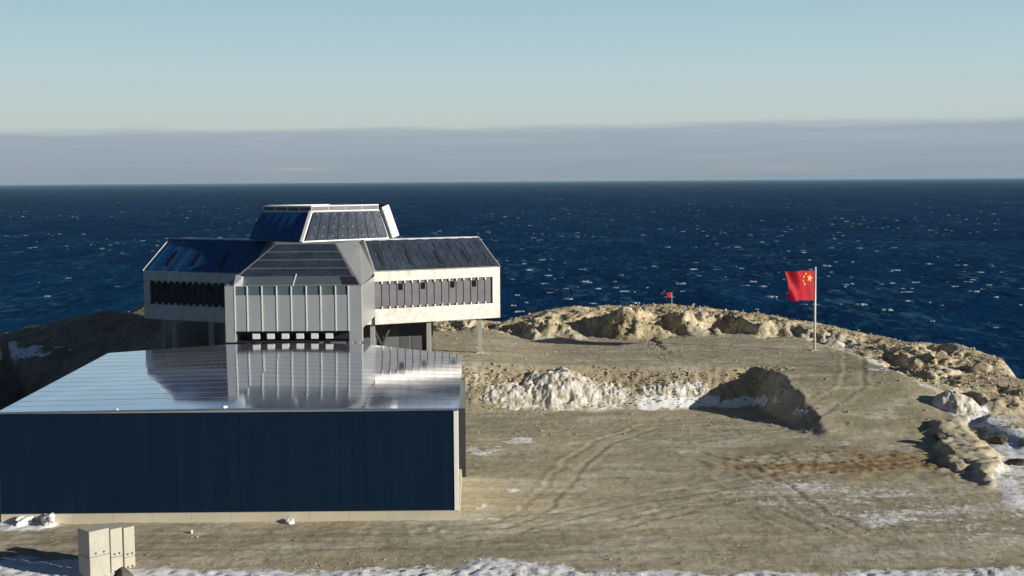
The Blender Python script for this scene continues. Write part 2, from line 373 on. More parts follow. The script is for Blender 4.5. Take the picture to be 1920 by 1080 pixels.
# yard relief that follows the zones of the spoil berm, the light bank and the front snow edge
berm = polymask(nu, nv, [(1330, 872), (1420, 850), (1600, 846), (1770, 856), (1800, 884), (1600, 890), (1450, 894)], 14)
bank = polymask(nu, nv, [(1745, 800), (1790, 790), (1880, 880), (1850, 905), (1790, 880)], 12)
Z = Z + .10 * berm * (1 + 1.0 * fbm(X * 1.2, Y * 1.2, 4, .65))  + bank * (.75 + .16 * fbm(X * .9, Y * .9, 4, .6))
snow_polys = [([(-60, 1052), (60, 1046), (140, 1050), (260, 1066), (420, 1066), (600, 1070), (760, 1062), (850, 1060), (900, 1044), (960, 1046), (1060, 1064), (1200, 1076), (1400, 1074), (1700, 1070), (1960, 1062), (1960, 1200), (-60, 1200)], 16, .9),
    ([(-20, 972), (60, 968), (115, 978), (110, 990), (-20, 994)], 7, .9),
    ([(1195, 742), (1240, 736), (1345, 742), (1350, 764), (1210, 766)], 6, .75), ([(925, 760), (950, 725), (1170, 730), (1180, 770), (1100, 778), (950, 778)], 12, .55),
    ([(1335, 762), (1370, 744), (1440, 744), (1440, 764)], 6, .85),
    ([(1770, 742), (1800, 733), (1850, 770), (1925, 800), (1925, 940), (1890, 905), (1850, 820), (1800, 790)], 18, .8), ([(1600, 660), (1680, 690), (1760, 760), (1780, 740), (1720, 690), (1650, 650)], 14, .40), ([(1700, 640), (1860, 670), (1900, 720), (1760, 720)], 25, .36),
    ([(1860, 880), (1925, 890), (1925, 990), (1870, 950)], 24, .75),
    ([(1535, 640), (1580, 636), (1640, 662), (1690, 700), (1660, 705), (1610, 668)], 12, .6),
    ([(1440, 640), (1490, 645), (1540, 655), (1500, 662)], 10, .2),
    ([(1320, 915), (1480, 895), (1700, 905), (1925, 950), (1925, 1045), (1650, 1010), (1420, 960)], 40, .47),
    ([(1380, 830), (1560, 826), (1760, 838), (1740, 848), (1500, 846)], 8, .35),
    ([(940, 825), (975, 818), (1000, 832), (960, 838)], 5, .75), ([(875, 840), (930, 836), (945, 852), (880, 858)], 6, .5), ([(940, 915), (975, 912), (965, 928), (945, 930)], 5, .7),
    ([(880, 945), (910, 936), (905, 955)], 5, .7), ([(890, 968), (950, 970), (930, 980)], 6, .5), ([(1020, 965), (1090, 955), (1080, 970)], 8, .25), ([(875, 695), (930, 692), (915, 720), (880, 722)], 6, .35),
    ([(-30, 655), (30, 644), (78, 652), (70, 668), (-30, 674)], 5, .9), ([(105, 645), (122, 645), (122, 654), (105, 654)], 4, .9), ([(50, 606), (85, 603), (85, 611), (50, 614)], 3, .6), ([(1480, 770), (1520, 755), (1535, 775), (1500, 785)], 6, .6),
    ([(530, 972), (560, 970), (560, 982), (530, 984)], 4, .5)]
snow = np.zeros(X.shape)
for poly, fe, amt in snow_polys: snow = np.maximum(snow, amt * polymask(nu, nv, poly, fe))
Z = Z + .15 * np.clip(snow - .4, 0, 1) * sst(104, 94, Y) * (1 + 1.6 * fbm(X * 1.5 + 3, Y * 1.5, 5, .6)) + .12 * np.clip(snow - .4, 0, 1) * (1 + fbm(X * .9, Y * .9, 3))
def linedist(pts):
    w_ = np.array([G(a_, b_, ZL)[:2] for a_, b_ in pts]); d_ = np.full(X.shape, 1e9)
    for a_, b_ in zip(w_[:-1], w_[1:]):
        dd = b_ - a_; t_ = np.clip(((X - a_[0]) * dd[0] + (Y - a_[1]) * dd[1]) / (dd @ dd), 0, 1); d_ = np.minimum(d_, np.hypot(X - a_[0] - t_ * dd[0], Y - a_[1] - t_ * dd[1]))
    return d_ + .35 * fbm(X * .25, Y * .25, 3)
trk = np.zeros(X.shape)
for pts, half in [([(840, 992), (930, 985), (1000, 960), (1040, 915), (1075, 870), (1130, 830), (1220, 800), (1400, 790)], 1.0), ([(860, 1000), (960, 992), (1060, 965), (1180, 940), (1330, 915), (1500, 885), (1750, 870)], 1.0),
    ([(1960, 1060), (1640, 1010), (1530, 965), (1480, 925), (1400, 880), (1300, 850)], .95), ([(1960, 1000), (1700, 960), (1560, 930), (1380, 930), (1150, 985), (800, 1000)], 1.0), ([(-40, 1012), (420, 1008), (900, 1006), (1300, 1020), (1960, 1062)], 1.0), ([(-40, 1026), (420, 1022), (900, 1018), (1300, 1036), (1960, 1078)], 1.1),
    ([(1500, 990), (1440, 960), (1330, 950), (1200, 970)], .9), ([(1330, 830), (1480, 812), (1600, 780), (1600, 720)], 1.0)]:
    d_ = linedist(pts); e_ = np.exp(-((d_ - half) / .28) ** 2); trk = np.maximum(trk, e_); Z = Z - .045 * e_ + .04 * np.exp(-((d_ - half - .5) / .25) ** 2)
trk = trk * np.clip(.6 + .9 * fbm(X * .12, Y * .12, 3), 0, 1)
rampm = polymask(u, v, [(1455, 690), (1560, 664), (1640, 664), (1700, 720), (1745, 800), (1590, 812), (1530, 740)], 14)
road = polymask(nu, nv, [(-60, 996), (400, 990), (900, 985), (1300, 1000), (1960, 1050), (1960, 1064), (1300, 1040), (900, 1028), (400, 1035), (-60, 1035)], 12)
pale = np.clip(bank + .6 * polymask(nu, nv, [(880, 690), (930, 690), (910, 722), (875, 722)], 8), 0, 1)
mean_h = Z
nX, nY = len(xs), len(ys)
verts = np.stack([X, Y, Z], -1).reshape(-1, 3).astype(np.float32)
i = np.arange(nX * nY).reshape(nY, nX)
quads = np.stack([i[:-1, :-1], i[:-1, 1:], i[1:, 1:], i[1:, :-1]], -1).reshape(-1, 4)
def gridmesh(name, verts, quads, smooth=True):
    me = bpy.data.meshes.new(name)
    me.vertices.add(len(verts)); me.vertices.foreach_set('co', verts.ravel())
    me.loops.add(quads.size); me.loops.foreach_set('vertex_index', quads.ravel().astype(np.int32))
    me.polygons.add(len(quads)); me.polygons.foreach_set('loop_start', (np.arange(len(quads)) * quads.shape[1]).astype(np.int32))
    me.polygons.foreach_set('use_smooth', np.full(len(quads), smooth))
    me.update(calc_edges=True); me.validate()
    o = bpy.data.objects.new(name, me); COL.objects.link(o); return o
ground = gridmesh('ground', verts, quads); tag(ground, kind='structure')
def attr(o, name, arrs):
    a = o.data.color_attributes.new(name, 'FLOAT_COLOR', 'POINT')
    a.data.foreach_set('color', np.stack([np.clip(x, 0, 1).ravel() for x in arrs], -1).astype(np.float32).ravel())
attr(ground, 'zone_a', [snow, berm, rock, road]); attr(ground, 'zone_c', [trk, np.maximum(sst(-40, -60, X) * sst(112, 130, Y), sst(-24, -40, X) * sst(142, 150, Y)), pale * 0, pale * 0]); attr(ground, 'zone_b', [rampm, pale, tt * (1 - tt) * 4 * (X < 33), sst(-1, -9, Z)])  # second zone_c channel: left ground that gets painted shade

def groundmat():
    m, ns, ls, b = mat('ground_gravel')
    tc = ns.new('ShaderNodeTexCoord')
    za = N(ns, 'ShaderNodeVertexColor', layer_name='zone_a'); zb = N(ns, 'ShaderNodeVertexColor', layer_name='zone_b')
    sa = ns.new('ShaderNodeSeparateColor'); ls.new(za.outputs[0], sa.inputs[0]); sb = ns.new('ShaderNodeSeparateColor'); ls.new(zb.outputs[0], sb.inputs[0])
    def nz(scale, det=6, st=(1, 1, 1), rough=.6):
        mp = N(ns, 'ShaderNodeMapping'); mp.inputs['Scale'].default_value = st; ls.new(tc.outputs['Object'], mp.inputs[0])
        n = N(ns, 'ShaderNodeTexNoise', Scale=scale, Detail=float(det), Roughness=rough); ls.new(mp.outputs[0], n.inputs['Vector']); return n.outputs[0]
    big = nz(.06, 5); trk = nz(.55, 7, (.16, .8, 1), .68); fine = nz(2.4, 8, (1, .6, 1), .7); mid = nz(.5, 6, (1, .5, 1), .65)
    c = rampn(ns, [(.32, (.31, .265, .175)), (.5, (.41, .36, .25)), (.68, (.54, .48, .35))]); ls.new(trk, c.inputs[0])
    c2 = rampn(ns, [(.36, (.30, .285, .21)), (.5, (.42, .375, .27)), (.64, (.56, .48, .33))]); ls.new(big, c2.inputs[0])
    col = mixc(ns, ls, .5, c.outputs[0], c2.outputs[0])
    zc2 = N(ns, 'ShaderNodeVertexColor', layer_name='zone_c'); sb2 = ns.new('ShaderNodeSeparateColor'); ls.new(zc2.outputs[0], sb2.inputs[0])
    # rock
    rk = rampn(ns, [(.3, (.34, .28, .18)), (.5, (.55, .47, .32)), (.72, (.70, .62, .46))]); ls.new(mid, rk.inputs[0])
    vo = N(ns, 'ShaderNodeTexVoronoi', Scale=.75, feature='DISTANCE_TO_EDGE'); dv = N(ns, 'ShaderNodeVectorMath', operation='ADD'); ls.new(tc.outputs['Object'], dv.inputs[0])
    nv = N(ns, 'ShaderNodeTexNoise', Scale=.9, Detail=4.0); ls.new(tc.outputs['Object'], nv.inputs['Vector']); ls.new(nv.outputs['Color'], dv.inputs[1]); ls.new(dv.outputs[0], vo.inputs['Vector'])
    ck = rampn(ns, [(.0, (.55, .53, .49)), (.06, (1, 1, 1))]); ls.new(vo.outputs['Distance'], ck.inputs[0])
    rkc = mixc(ns, ls, .8, rk.outputs[0], ck.outputs[0], 'MULTIPLY')
    pt = rampn(ns, [(.42, (.78, .76, .71)), (.58, (1.12, 1.11, 1.08))]); ls.new(nz(.16, 6), pt.inputs[0]); rkc = mixc(ns, ls, 1.0, rkc, pt.outputs[0], 'MULTIPLY')
    col = mixc(ns, ls, sa.outputs[2], col, rkc)
    # bench slope: loose rubble
    rb = rampn(ns, [(.34, (.17, .135, .08)), (.5, (.36, .29, .18)), (.7, (.52, .45, .31))]); ls.new(nz(1.1, 7, (1, .7, 1), .75), rb.inputs[0])
    col = mixc(ns, ls, mth(ns, ls, 'MULTIPLY', sb.outputs[2], .85), col, rb.outputs[0])
    br = rampn(ns, [(.35, (.17, .105, .04)), (.65, (.40, .27, .12))]); ls.new(mid, br.inputs[0])
    col = mixc(ns, ls, mth(ns, ls, 'MULTIPLY', sa.outputs[1], .85), col, br.outputs[0])
    rd = rampn(ns, [(.3, (.30, .255, .18)), (.7, (.45, .39, .28))]); ls.new(trk, rd.inputs[0])
    col = mixc(ns, ls, mth(ns, ls, 'MULTIPLY', za.outputs[1], .75), col, rd.outputs[0])
    rm = rampn(ns, [(.3, (.215, .20, .13)), (.7, (.32, .295, .20))]); ls.new(mid, rm.inputs[0])
    col = mixc(ns, ls, mth(ns, ls, 'MULTIPLY', sb.outputs[0], .8), col, rm.outputs[0])
    col = mixc(ns, ls, mth(ns, ls, 'MULTIPLY', sb.outputs[1], .8), col, (.56, .49, .34))
    zc = N(ns, 'ShaderNodeVertexColor', layer_name='zone_c'); sc_ = ns.new('ShaderNodeSeparateColor'); ls.new(zc.outputs[0], sc_.inputs[0])
    col = mixc(ns, ls, mth(ns, ls, 'MULTIPLY', sc_.outputs[0], .6), col, (.28, .245, .175))
    sw = rampn(ns, [(.50, (0, 0, 0)), (.60, (1, 1, 1))]); ls.new(nz(.22, 9, (.35, 1, 1), .72), sw.inputs[0])
    col = mixc(ns, ls, mth(ns, ls, 'MULTIPLY', sw.outputs[0], .6), col, (.60, .56, .46))
    dk = rampn(ns, [(.34, (1, 1, 1)), (.46, (0, 0, 0))]); ls.new(nz(.8, 9, (.4, 1, 1), .75), dk.inputs[0])
    col = mixc(ns, ls, mth(ns, ls, 'MULTIPLY', dk.outputs[0], .6), col, (.18, .145, .09))
    # grain
    gr = rampn(ns, [(.32, (.45, .45, .44)), (.5, (1.08, 1.08, 1.08)), (.70, (1.75, 1.72, 1.68))]); ls.new(fine, gr.inputs[0])
    col = mixc(ns, ls, mth(ns, ls, 'MULTIPLY_ADD', sa.outputs[2], .45, .35), col, gr.outputs[0], 'MULTIPLY')
    col = mixc(ns, ls, sb2.outputs[1], col, mixc(ns, ls, .6, col, (.10, .085, .065)))  # shade of the left shore and under the left wing, put into the colour
    col = mixc(ns, ls, 1.0, col, (1.06, 1.05, 1.03), 'MULTIPLY')
    # snow breaks up over the grain
    sn = mth(ns, ls, 'ADD', sa.outputs[0], mth(ns, ls, 'MULTIPLY', mth(ns, ls, 'SUBTRACT', mth(ns, ls, 'MULTIPLY', mth(ns, ls, 'ADD', fine, trk), .5), .5), 2.6))
    sf = N(ns, 'ShaderNodeMapRange', interpolation_type='SMOOTHSTEP'); ls.new(sn, sf.inputs[0]); sf.inputs[1].default_value = .42; sf.inputs[2].default_value = .68
    sf2 = mth(ns, ls, 'MULTIPLY', sf.outputs[0], mth(ns, ls, 'MINIMUM', mth(ns, ls, 'MULTIPLY', sa.outputs[0], 5), 1))
    col = mixc(ns, ls, sf2, col, (.88, .88, .88))
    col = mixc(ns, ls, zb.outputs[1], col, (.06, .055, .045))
    ls.new(col, b.inputs['Base Color']); b.inputs['Roughness'].default_value = .9; b.inputs['Specular IOR Level'].default_value = .15
    hsum = mth(ns, ls, 'ADD', mth(ns, ls, 'MULTIPLY', fine, .5), mth(ns, ls, 'MULTIPLY', mid, .8))
    bp = N(ns, 'ShaderNodeBump', Strength=.9, Distance=.3); ls.new(mth(ns, ls, 'MULTIPLY_ADD', sa.outputs[2], .6, .35), bp.inputs['Strength']); ls.new(hsum, bp.inputs['Height']); ls.new(bp.outputs[0], b.inputs['Normal'])
    return m
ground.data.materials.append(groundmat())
def zat(x, y):                 # terrain height (from the built grid)
    a = np.interp(x, xs, np.arange(nX)); b = np.interp(y, ys, np.arange(nY))
    i0 = int(min(a, nX - 2)); j0 = int(min(b, nY - 2)); fa = a - i0; fb = b - j0
    return float((Z[j0, i0] * (1 - fa) + Z[j0, i0 + 1] * fa) * (1 - fb) + (Z[j0 + 1, i0] * (1 - fa) + Z[j0 + 1, i0 + 1] * fa) * fb)

# ------------------------------------------------------------------ sea
rr = np.concatenate([[0], np.geomspace(40, 70000, 420)]); th = np.linspace(-math.pi, math.pi, 721)
Rg, Tg = np.meshgrid(rr, th[:-1], indexing='ij'); sx = Rg * np.sin(Tg); sy = Rg * np.cos(Tg)
amp = 1.0 * np.exp(-Rg / 4000)
sz = SEA + amp * (fbm(sx * .035, sy * .06, 3))
nr, nt = Rg.shape
i = np.arange(nr * nt).reshape(nr, nt); j = np.roll(i, -1, axis=1)
q = np.stack([i[:-1], j[:-1], j[1:], i[1:]], -1).reshape(-1, 4)[:, ::-1]
sea = gridmesh('sea', np.stack([sx, sy, sz], -1).reshape(-1, 3).astype(np.float32), q); tag(sea, kind='structure')
m, ns, ls, b = mat('sea_water')
tc = ns.new('ShaderNodeTexCoord')
def snz(scale, st, det=5, r=.6):
    mp = N(ns, 'ShaderNodeMapping'); mp.inputs['Scale'].default_value = st; ls.new(tc.outputs['Object'], mp.inputs[0])
    n = N(ns, 'ShaderNodeTexNoise', Scale=scale, Detail=float(det), Roughness=r); ls.new(mp.outputs[0], n.inputs['Vector']); return n.outputs[0]
n1 = snz(.05, (1, .35, 1)); n2 = snz(.25, (1, .45, 1)); n3 = snz(.004, (1, .25, 1))
r = rampn(ns, [(.32, (.0015, .019, .062)), (.52, (.0035, .036, .105)), (.72, (.009, .066, .155))]); ls.new(mth(ns, ls, 'ADD', mth(ns, ls, 'MULTIPLY', n1, .6), mth(ns, ls, 'MULTIPLY', n3, .4)), r.inputs[0])
ls.new(r.outputs[0], b.inputs['Base Color']); b.inputs['Roughness'].default_value = .5; b.inputs['IOR'].default_value = 1.12; b.inputs['Specular IOR Level'].default_value = 0.0
bp = N(ns, 'ShaderNodeBump', Strength=1.0, Distance=1.6); ls.new(mth(ns, ls, 'ADD', n1, mth(ns, ls, 'MULTIPLY', n2, .4)), bp.inputs['Height']); ls.new(bp.outputs[0], b.inputs['Normal'])
fl = snz(.30, (.8, .30, 1), 7, .66); fl2 = snz(.03, (1, .4, 1), 3)
fk = N(ns, 'ShaderNodeMapRange', interpolation_type='SMOOTHSTEP'); ls.new(mth(ns, ls, 'ADD', mth(ns, ls, 'MULTIPLY', fl, .72), mth(ns, ls, 'MULTIPLY', fl2, .28)), fk.inputs[0]); fk.inputs[1].default_value = .51; fk.inputs[2].default_value = .66; fk.inputs[4].default_value = .8
ls.new(mixc(ns, ls, fk.outputs[0], r.outputs[0], (.045, .13, .23)), b.inputs['Base Color'])  # pale flecks: foam streaks, and wave shading put into the colour
b.inputs['Specular Tint'].default_value = (.35, .65, 1, 1)
sea.data.materials.append(m)
# breaking crests
fv = []; ff = []
def crest(x, y, wd, hh, dp):
    n = len(fv); k = 6; base = []
    ang = random.gauss(0, .25); ca, sa_ = math.cos(ang), math.sin(ang)
    prof = [0] + [random.uniform(.5, 1) for _ in range(k - 1)] + [0]
    for s in range(k + 1):
        e = (s / k - .5) * wd; wv = random.uniform(-.3, .3) * dp
        for off, zz in ((-dp, -.25), (0, hh * prof[s]), (dp * .8, -.25)):
            lx, ly = e, off * (.3 + .7 * prof[s]) + wv
            fv.append((x + lx * ca - ly * sa_, y + lx * sa_ + ly * ca, SEA + zz))
    for s in range(k):
        a = n + 3 * s; ff.append((a, a + 3, a + 4, a + 1)); ff.append((a + 1, a + 4, a + 5, a + 2))
for _ in range(6500):
    D = random.uniform(170 ** .5, 5200 ** .5) ** 2; a = random.uniform(-.46, .46); s = random.random() ** 2.2
    if abs(a) > .44 and D < 200: continue
    xx, yy = D * math.sin(a), D * math.cos(a)
    if fbm(np.array([xx * .004]), np.array([yy * .0025]), 2)[0] < -.25 + random.random() * .5: continue
    crest(xx, yy, .7 + 3.8 * s, .07 + .34 * s * random.uniform(.6, 1.2), .5 + 1.5 * s)
me = bpy.data.meshes.new('sea_foam'); me.from_pydata(fv, [], ff); foam = bpy.data.objects.new('sea_foam', me); COL.objects.link(foam)
me.materials.append(plain('foam', (.27, .34, .41), .8, var=.3, scale=.2)); tag(foam, 'white foam crests scattered over the dark blue sea', 'foam', kind='stuff')

# ------------------------------------------------------------------ warehouse
def G2(x, y, z): g = G(x, y, z); return g
fl_t = G2(-6, 773, ZR); fr_t = G2(860, 766, ZR)
bl = G2(203, 662, ZR); bml = G2(421, 646, ZR); bmr = G2(677, 644.2, ZR); brr = G2(868, 666, ZR)
wh = empty('warehouse', (fl_t[0] / 2 + fr_t[0] / 2, 118, ZL), 'long low warehouse with mirror-like flat roof and dark navy front wall', 'warehouse')
zF = .02
plan = [fl_t[:2], fr_t[:2], brr[:2], bmr[:2], bml[:2], bl[:2]]
pc = np.mean(plan, axis=0)
def inset(k): return [p + (pc - p) / np.linalg.norm(pc - p) * k for p in plan]
fd = MB(); fdp = [p.copy() for p in plan]; fd.prism(fdp, ZL - 1.5, ZW); fd.build('foundation', M_con, wh)
# body: front wall as ribbed navy panels, side and rear walls pale
ax = (fr_t - fl_t)[:2]; L = np.linalg.norm(ax); ax /= L; nrm = np.array([ax[1], -ax[0]])
def fp(s, o, z): p = fl_t[:2] + ax * s + nrm * o; return (p[0], p[1], z)
core = MB(); core.prism(inset(.35), ZW, ZR - .16); core.build('side_wall', plain('pale_side_wall', (.68, .66, .58), .5, var=.05), wh)
fw = MB(); n = 36; Lw = L - .42
for k in range(n):
    a = Lw * k / n + .005; bb = Lw * (k + 1) / n - .005
    fw.hexa([fp(a, -.12, ZW + .02), fp(bb, -.12, ZW + .02), fp(bb, -.6, ZW + .02), fp(a, -.6, ZW + .02)], [fp(a, -.12, ZR - .16), fp(bb, -.12, ZR - .16), fp(bb, -.6, ZR - .16), fp(a, -.6, ZR - .16)])
fw.hexa([fp(0, -.15, ZW + .02), fp(Lw, -.15, ZW + .02), fp(Lw, -.58, ZW + .02), fp(0, -.58, ZW + .02)], [fp(0, -.15, ZR - .17), fp(Lw, -.15, ZR - .17), fp(Lw, -.58, ZR - .17), fp(0, -.58, ZR - .17)])
fw.build('front_wall', M_wall, wh)
ct = MB(); ct.hexa([fp(L - .40, -.06, ZW + .02), fp(L - .08, -.06, ZW + .02), fp(L - .08, -.62, ZW + .02), fp(L - .40, -.62, ZW + .02)], [fp(L - .40, -.06, ZR - .15), fp(L - .08, -.06, ZR - .15), fp(L - .08, -.62, ZR - .15), fp(L - .40, -.62, ZR - .15)])
ct.build('corner_trim', M_fin, wh)
# roof sheet: a slight fold along the middle, edges proud of the wall
rf = MB(); mid_f = (fl_t + fr_t) / 2; mid_b = (bml + bmr) / 2
top = [fl_t, mid_f + np.array([0, 0, .16]), fr_t, brr, bmr, mid_b + np.array([0, 0, .10]), bml, bl]
k = len(top)
rf.add(top + [p - np.array([0, 0, .15]) for p in top], [(0, 1, 5, 6), (0, 6, 7), (1, 2, 4, 5), (2, 3, 4), tuple(range(2 * k - 1, k - 1, -1))] + [(i, k + i, k + (i + 1) % k, (i + 1) % k) for i in range(k)])
rf.build('roof', M_roof, wh)
sm = MB()
for q in range(1, 14):        # low standing seams across the roof
    t = q / 14; a = fl_t + (bl - fl_t) * t; c = fr_t + (brr - fr_t) * t; mm = mid_f + (mid_b - mid_f) * (t * .93) + np.array([0, 0, .155])
    sm.bar(a + (0, 0, .006), mm, .05, .012); sm.bar(mm, c + (0, 0, .006), .05, .012)
sm.build('roof_seam', M_roof, wh)
ed = MB(); ed.bar(fp(0, .015, ZR - .075), fp(L / 2, .015, ZR + .09), .03, .16); ed.bar(fp(L / 2, .015, ZR + .09), fp(L, .015, ZR - .075), .03, .16); ed.build('roof_edge', plain('roof_edge_metal', (.10, .14, .20), .3), wh)
# side bay on the right-hand wall
p0 = G(866, 895, ZL); p1 = G(873.5, 895, ZL)
pb_ = P(872, 700, p0[1] + 16)
def bayq(g_, z): return [(p0[0] - .6, p0[1] - g_, z), (p1[0] + g_, p1[1] - g_, z), (pb_[0] + g_, pb_[1] + g_, z), (pb_[0] - 1, pb_[1] + g_, z)]
bay = MB(); bay.hexa(bayq(0, ZL - 1), bayq(0, 5.6)); bo = bay.build('side_bay', M_dark, wh)
br_ = MB(); br_.hexa(bayq(.04, 5.604), bayq(.04, 5.75)); br_.build('bay_roof', M_band, wh, parent=bo)

# ------------------------------------------------------------------ station
FD = 141.6; Z0 = 8.4; Z1F = 14.5; Z2 = 18.75
fx0 = P(422, 600, FD)[0]; fx1 = P(679, 600, FD)[0]
st = empty('research_station', (-24.5, 158, 4.0), 'cross-shaped silver research station on stilts with dark panelled roofs and upper storey', 'station')
WB = 8.6
J1 = np.array([fx1 - .02, 155.0]); E1 = G(938, 595.5, WB)[:2]
J0 = np.array([fx0 + .02, 156.4]); E0 = G(271, 597, WB)[:2]
def V3(p, z): return np.array([p[0], p[1], z])
# front wing shell
R0_ = np.array([-27.9, 151.6]); R1_ = np.array([-20.8, 151.6])
sh = MB()
bq = [(fx0, FD), (fx1, FD), (fx1, 160), (fx0, 160)]
sh.prism([(fx0 + .02, FD + .5), (fx1 - .02, FD + .5), (fx1 - .02, 160), (fx0 + .02, 160)], Z0 + 1.25, Z1F)
sh.add([V3((fx0, FD), Z1F), V3((fx1, FD), Z1F), V3(R1_, Z2), V3(R0_, Z2), V3((fx1, 156.2), 15.0), V3((fx0, 156.2), 14.75), V3((-19, 160), Z2), V3((-30, 160), Z2)],
       [(0, 1, 2, 3), (1, 4, 6, 2), (5, 0, 3, 7), (3, 2, 6, 7), (0, 5, 4, 1), (5, 7, 6, 4)])
sh.build('front_wing', M_trim, st)
# facade: corner pillars, 8 panels, fins, upper band, teeth
def fX(px): return P(px, 590, FD)[0]
def fZ(py): return P(550, py, FD)[2]
cuts = [441, 464.5, 492, 519.5, 547, 575, 602, 630, 654]
zb, zt = fZ(621), fZ(553)
for a, bb in ((422, 441), (654, 679)):
    pm = MB(); pm.box(fX(a), fX(bb), FD - .02, FD + .8, fZ(641.5), Z1F - .006); pm.build('corner_pillar', M_panel, st, bevel=.03)
for a, bb in zip(cuts[:-1], cuts[1:]):
    pm = MB(); pm.box(fX(a) + .03, fX(bb) - .03, FD, FD + .45, zb, zt - .01); pm.build('facade_panel', M_panel, st, bevel=.03)
    pm = MB(); pm.box(fX(a) + .03, fX(bb) - .03, FD + .06, FD + .45, zt + .01, Z1F - .006); pm.build('band_panel', M_band, st)
for c in cuts:
    pm = MB(); pm.box(fX(c) - .055, fX(c) + .055, FD - .07, FD + .5, zb, Z1F + .02); pm.build('facade_fin', M_fin, st)
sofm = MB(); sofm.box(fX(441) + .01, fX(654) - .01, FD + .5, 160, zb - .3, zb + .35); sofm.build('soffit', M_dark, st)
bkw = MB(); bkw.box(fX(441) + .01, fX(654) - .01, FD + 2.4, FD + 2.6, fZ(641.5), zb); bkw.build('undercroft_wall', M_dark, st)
for k, (a, bb) in enumerate(zip(cuts[:-1], cuts[1:])):
    if k in (0, 7): continue
    pm = MB(); wdt = fX(bb) - fX(a); pm.box(fX(a) + .25 * wdt, fX(a) + .72 * wdt, FD + .35, FD + 1.0, fZ(636), zb - .302); pm.build('soffit_block', M_fin, st)
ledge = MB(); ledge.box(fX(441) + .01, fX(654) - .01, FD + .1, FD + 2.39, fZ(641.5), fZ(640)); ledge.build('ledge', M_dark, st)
# sloped glazing + panels on the front roof
def quad_on(c00, c10, c11, c01, a0, a1, b0, b1):
    f = lambda a, b: (c00 * (1 - a) + c10 * a) * (1 - b) + (c01 * (1 - a) + c11 * a) * b
    return [f(a0, b0), f(a1, b0), f(a1, b1), f(a0, b1)]
def nrm_of(q): n_ = np.cross(q[1] - q[0], q[3] - q[0]); n_ /= np.linalg.norm(n_); return n_ if n_[2] > 0 else -n_
c00 = V3((fx0, FD), Z1F); c10 = V3((fx1, FD), Z1F); c11 = V3(R1_, Z2); c01 = V3(R0_, Z2)
qn = nrm_of([c00, c10, c11, c01])
gl = MB(); gl.slab(quad_on(c00, c10, c11, c01, .075, .86, .03, .20), qn, .06); gl.build('sloped_glazing', M_band, st)
gl = MB(); gl.slab(quad_on(c00, c10, c11, c01, .865, .985, .02, .20), qn, .05); gl.build('hatch', M_dark, st)
for s0, s1 in ((.03, .497), (.503, .97)):
    for k in range(4):
        b0 = .215 + .195 * k; pm = MB(); pm.slab(quad_on(c00, c10, c11, c01, s0, s1, b0, b0 + .172), qn, .05); pm.build('roof_panel', M_pv, st)
rb_ = MB(); rb_.bar(quad_on(c00, c10, c11, c01, .5, .5, .0, .9)[0] + qn * .05, quad_on(c00, c10, c11, c01, .5, .5, .0, .25)[2] + qn * .1, .1, .1); rb_.build('roof_rib', M_fin, st)
wedge = MB(); wedge.add([V3((fx0 + 1.0, FD - .01), Z1F), V3((fx0 + 2.0, FD - .01), Z1F), quad_on(c00, c10, c11, c01, .07, .07, .2, .2)[0] + qn * .1, quad_on(c00, c10, c11, c01, .055, .055, .1, .1)[0] + qn * .9, V3((fx0 + 2.0, FD + .2), Z1F + 1.0)],
    [(0, 1, 4, 3), (1, 2, 4), (0, 3, 2), (3, 4, 2), (0, 2, 1)]); wedge.build('roof_fairing', M_fin, st)
lq = [V3((fx0, FD), Z1F), V3((fx0, 156.2), 14.75), V3((-30, 160), Z2), V3(R0_, Z2)]; ln = np.cross(lq[1] - lq[0], lq[3] - lq[0]); ln = ln / np.linalg.norm(ln); ln = ln if ln[2] > 0 else -ln
for k in range(6):
    pm = MB(); a = .2 + .125 * k; pm.slab([lq[0] * (1 - a) + lq[3] * a, (lq[0] * .45 + lq[1] * .55) * (1 - a) + (lq[3] * .6 + lq[2] * .4) * a,
        (lq[0] * .45 + lq[1] * .55) * (1 - a - .1) + (lq[3] * .6 + lq[2] * .4) * (a + .1), lq[0] * (1 - a - .1) + lq[3] * (a + .1)], ln, .05); pm.build('roof_panel', M_pv, st)

